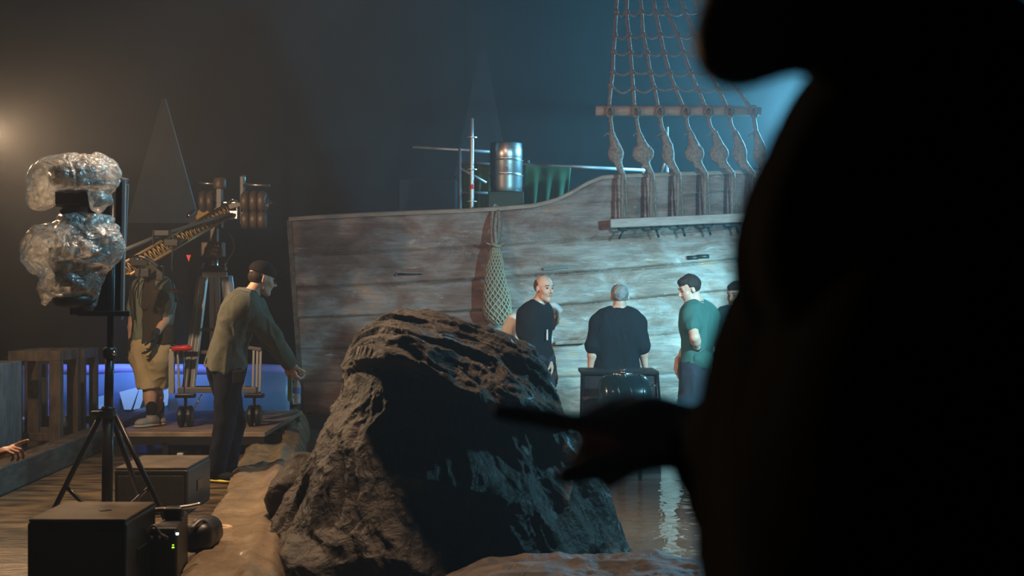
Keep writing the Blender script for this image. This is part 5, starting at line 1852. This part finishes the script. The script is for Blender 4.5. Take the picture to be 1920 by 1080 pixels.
# --- person in white bending behind him
p = Pn(13.7)
J = dict(pel=p(964, 668, .05), chest=p(990, 615, .0), neck=p(1022, 600, .0), head=p(1034, 592, -.02), hipL=p(985, 685, .14), hipR=p(982, 685, -.06),
         shL=p(1014, 612, .18), shR=p(966, 602, -.14), elL=p(1030, 660, .2), wrL=p(1040, 700, .1), elR=p(946, 632, -.18), wrR=p(958, 680, -.22),
         knL=p(1010, 755, .12), knR=p(1005, 755, -.06), anL=p(990, 0, .15), anR=p(985, 0, -.05), ftL=np.array([.9, -.3, 0]), ftR=np.array([.9, -.3, 0]))
J['anL'][2] = gz
J['anR'][2] = gz
hands = {'R': dict(d=(.3, 0, -1), palm=(1, 0, 0), thumb=(0, -1, 0)), 'L': dict(d=(.2, 0, -1), palm=(-1, 0, 0), thumb=(0, -1, 0))}
person('person', 'stooping person in off white shirt half hidden behind the balding man', J,
       dict(hair='full', hair_mat=mat('white_hair', (.55, .55, .54), .7, bump=.4, scale=40), top=dict(mat=M['white_tee'], sleeve=.55, inf=.018, low=-.1, hem=.03, wr=.012, name='tshirt'),
            bottom=dict(mat=M['white_tee'], len=1.95, inf=.014), shoes=dict(mat=M['sneaker'], sole=M['sole'])), hands=hands, headfwd=(.7, .55, -.5), girth=1.05)

# --- grey haired man seen from behind
p = Pn(12.7)
J = dict(pel=p(1157, 700), chest=p(1158, 628), neck=p(1160, 583, .01), head=p(1162, 556, .02), hipL=p(1137, 712), hipR=p(1177, 712),
         shL=p(1122, 606, -.01), shR=p(1196, 606, -.01), elL=p(1112, 650, -.03), wrL=p(1107, 700, .0), elR=p(1204, 650, -.03), wrR=p(1210, 688, .03),
         knL=p(1138, 790), knR=p(1178, 790), anL=p(1136, 0, .02), anR=p(1180, 0, .02), ftL=np.array([-.2, 1, 0]), ftR=np.array([.2, 1, 0]))
J['anL'][2] = gz
J['anR'][2] = gz
hands = {'R': dict(d=(.15, .3, -.9), palm=(-1, 0, 0), thumb=(0, 1, .2), curl=(.9, .9, .95, .95)), 'L': dict(d=(0, .2, -1), palm=(1, 0, 0), thumb=(0, 1, 0))}
person('person', 'grey haired person in slate sweater seen from behind, standing at the crate', J,
       dict(hair='thin', hair_mat=M['hair_grey'], top=dict(mat=M['slate_tee'], sleeve=1.02, inf=.018, low=-.20, hem=.06, wr=.012, loose=.008, name='sweater', collar=True),
            bottom=dict(mat=M['dark_short'], len=1.95, inf=.014), shoes=dict(mat=M['black_cloth'], sole=M['black'])), hands=hands, headfwd=(.05, 1, -.08), girth=1.08)

# --- man in sea green t-shirt, hand on hip
p = Pn(12.6)
J = dict(pel=p(1302, 690, .02), chest=p(1310, 618, .02), neck=p(1308, 570, .02), head=p(1293, 542, .0), hipL=p(1304, 705, .10), hipR=p(1300, 705, -.08),
         shL=p(1332, 592, .14), shR=p(1294, 592, -.11), elL=p(1290, 650, .24), wrL=p(1270, 680, .12), elR=p(1303, 633, -.26), wrR=p(1308, 655, -.15),
         knL=p(1308, 785, .10), knR=p(1290, 785, -.08), anL=p(1308, 0, .14), anR=p(1290, 0, -.06), ftL=np.array([-.9, .3, 0]), ftR=np.array([-.9, -.2, 0]))
J['anL'][2] = gz
J['anR'][2] = gz
hands = {'R': dict(d=(.2, .35, -.6), palm=(.3, .9, 0), thumb=(-.8, 0, .4), curl=(.4, .4, .4, .4)), 'L': dict(d=(-.1, 0, -1), palm=(1, 0, 0), thumb=(0, -1, 0))}
r6, L6, R6 = person('person', 'dark haired person in sea green shirt with hand on hip at right', J,
                    dict(hair='full', hair_mat=M['hair_dark'], top=dict(mat=M['teal_tee'], sleeve=.45, inf=.020, low=-.18, hem=.05, wr=.013, loose=.012, name='tshirt', collar=True),
                         bottom=dict(mat=M['dark_short'], len=.86, inf=.026, name='shorts', wr=.014), shoes=dict(mat=M['sneaker'], sole=M['sole'])),
                    hands=hands, headfwd=(-.86, -.20, -.36), girth=1.06)
blob('waist_pouch', [ell(p(1318, 675, -.16), (.095, .05, .085), None, .02)], .008, M['teal_tee'], r6, noise=wrinkle(.008, 14, 3))
MB().lathe(J['wrR'] - (0, 0, 0), [(.030, 0), (.032, .005), (.032, .02), (.030, .024)], axis=unit(J['elR'] - J['wrR']), seg=18).build('wrist_watch', M['black'], r6, smooth=True)

# --- person beyond him, mostly behind the foreground person
_q = Pn(13.6)
p = lambda x, y, dd=0.0: _q(x + 24, y, dd)
J = dict(pel=p(1352, 675), chest=p(1354, 620, .0), neck=p(1352, 580, .0), head=p(1356, 553, .0), hipL=p(1366, 690, .05), hipR=p(1338, 690, -.03),
         shL=p(1384, 600, .05), shR=p(1340, 600, -.04), elL=p(1392, 640, .0), wrL=p(1386, 680, -.1), elR=p(1338, 648, -.06), wrR=p(1340, 685, -.16),
         knL=p(1366, 760, .0), knR=p(1336, 760, -.02), anL=p(1366, 0, .05), anR=p(1336, 0, .0), ftL=np.array([.1, -1, 0]), ftR=np.array([-.1, -1, 0]))
J['anL'][2] = gz
J['anR'][2] = gz
person('person', 'person in dark teal shirt and pale patterned shorts behind the sea green shirt', J,
       dict(hair='full', top=dict(mat=mat('dark_teal_cotton', (.015, .06, .065), .85), sleeve=.55, inf=.02, low=-.1, hem=.03, wr=.012, name='tshirt'),
            bottom=dict(mat=mat('patterned_shorts', (.05, .08, .16), .85, col2=(.45, .52, .60), scale=18, contrast=(.48, .54), detail=1), len=.98, inf=.026, name='shorts'), shoes=dict(mat=M['black_cloth'], sole=M['black'])),
       hands={'R': dict(d=(0, -.3, -1), palm=(1, 0, 0), thumb=(0, -1, 0)), 'L': dict(d=(0, -.3, -1), palm=(-1, 0, 0), thumb=(0, -1, 0))}, headfwd=(-.6, -.7, -.2), girth=1.08)

# --- hand of a person just outside the left edge
p = Pn(7.4)
J = dict(pel=p(-210, 800), chest=p(-200, 690), neck=p(-190, 600), head=p(-170, 545), hipL=p(-195, 830, -.09), hipR=p(-195, 830, .09),
         shL=p(-175, 650, -.18), shR=p(-175, 650, .18), elL=p(-110, 770, -.14), wrL=p(-8, 856, -.05), elR=p(-130, 770, .2), wrR=p(-60, 850, .12),
         knL=p(-120, 900, -.1), knR=p(-120, 900, .1), anL=p(-130, 0, -.1), anR=p(-130, 0, .1), ftL=np.array([1., 0, 0]), ftR=np.array([1., 0, 0]))
J['anL'][2] = .088
J['anR'][2] = .088
person('person', 'person outside the left edge, only a hand with a bracelet showing', J,
       dict(hair='full', top=dict(mat=M['black_tee'], sleeve=1.5, inf=.02, name='jacket', vox=.014), bottom=dict(mat=M['navy'], len=1.95, inf=.014, vox=.014), shoes=dict(mat=M['black_cloth'], sole=M['black'])),
       hands={'L': dict(d=(.85, -.1, .45), palm=(.35, .2, -.8), thumb=(.1, .9, .5), curl=(.06, .75, .85, .9), s=1.0), 'R': dict(d=(.5, 0, -.8), palm=(-.2, 0, -1), thumb=(0, -1, 0))}, headfwd=(1, .2, -.1), vox=.012)
rt = [o_ for o_ in bpy.data.objects if o_.type == 'EMPTY' and o_.get('label', '').startswith('person outside')][0]
dv = unit((.85, -.1, .45))
MB().lathe(J['wrL'] - dv * .01, [(.030, 0), (.033, .003), (.033, .010), (.030, .013)], axis=dv, seg=20).build('bracelet', M['black'], rt, smooth=True)

# --- big dark person close to the camera at the right
p = Pn(.74)
sk = M['skin_dark']
body_h = 1.62
J = dict(pel=np.array([.290, .77, .98]), chest=np.array([.256, .76, 1.28]), neck=np.array([.245, .755, 1.475]), head=np.array([.191, .765, 1.683]),
         hipL=np.array([.25, .87, .92]), hipR=np.array([.25, .67, .92]), shL=np.array([.262, .93, 1.43]), shR=np.array([.262, .58, 1.43]),
         elR=np.array([.32, .52, 1.14]), wrR=np.array([.30, .60, .90]), elL=at(1490, 890, 1.0), wrL=at(1326, 828, 1.14),
         knL=np.array([.25, .90, .50]), knR=np.array([.25, .70, .50]), anL=np.array([.27, .90, .088]), anR=np.array([.27, .70, .088]), ftL=np.array([-1., .1, 0]), ftR=np.array([-1., -.1, 0]), face=True)
hands = {'L': dict(d=(-.88, .40, .20), palm=(.0, .35, -1), thumb=(-.1, -.95, .25), curl=(.05, 1.3, 1.35, 1.35), s=.96, tc=.15), 'R': dict(d=(0, .1, -1), palm=(-1, 0, 0), thumb=(0, 1, 0))}
fg, Lf, Rf_ = person('person', 'blurred person in black close to the camera, pointing left with one hand', J,
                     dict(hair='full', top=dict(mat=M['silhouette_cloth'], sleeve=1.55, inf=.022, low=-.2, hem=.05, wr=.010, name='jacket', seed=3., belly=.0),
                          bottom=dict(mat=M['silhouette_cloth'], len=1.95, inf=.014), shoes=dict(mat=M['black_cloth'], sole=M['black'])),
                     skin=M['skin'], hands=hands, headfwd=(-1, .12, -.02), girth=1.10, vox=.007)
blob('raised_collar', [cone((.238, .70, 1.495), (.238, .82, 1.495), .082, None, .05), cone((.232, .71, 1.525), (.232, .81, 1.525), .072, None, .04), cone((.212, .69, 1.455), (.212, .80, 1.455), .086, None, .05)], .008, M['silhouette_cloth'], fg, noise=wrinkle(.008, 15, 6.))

# ------------------------------------------------------------------ warm floodlight at the left edge
FL = at(-44, 232, 10.0)
fl = empty('flood_lamp', (FL[0], FL[1], 0), 'warm flood lamp on a stand glowing at the left edge', 'lamp')
MB().tube([(FL[0] - .05, FL[1], 0), (FL[0] - .05, FL[1], FL[2] - .15)], .018, 12).build('stand_pole', M['black_metal'], fl, smooth=True)
for q in (1.7, 3.1, 4.5):
    MB().tube([(FL[0] - .05, FL[1], .5), (FL[0] - .05 + .4 * math.cos(q), FL[1] + .4 * math.sin(q), .01)], .012, 8).build('leg', M['black_metal'], fl, smooth=True)
hd = MB().lathe(FL + (-.19, .02, 0), [(.04, 0), (.09, .02), (.12, .10), (.135, .16), (.13, .16), (.11, .10)], axis=(1, -.1, -.25), seg=28).build('lamp_housing', M['black'], fl, smooth=True)
MB().lathe(FL + (-.075, .01, -.02), [(.10, 0), (.06, .02)], axis=(1, -.1, -.25), seg=24).build('lamp_face', M['lamp_glow'], hd, smooth=True)
light('flood_lamp_light', 'SPOT', tuple(float(v) for v in FL + (.09, -.01, -.05)), 380, (1.0, 0.66, 0.38), target=tuple(float(v) for v in FL + (1.0, .05, -.40)), size=0.05, spot=165, blend=1.0)
light('flood_lamp_spill', 'POINT', tuple(float(v) for v in FL + (.09, -.01, -.02)), 120, (1.0, 0.66, 0.38), size=0.05)
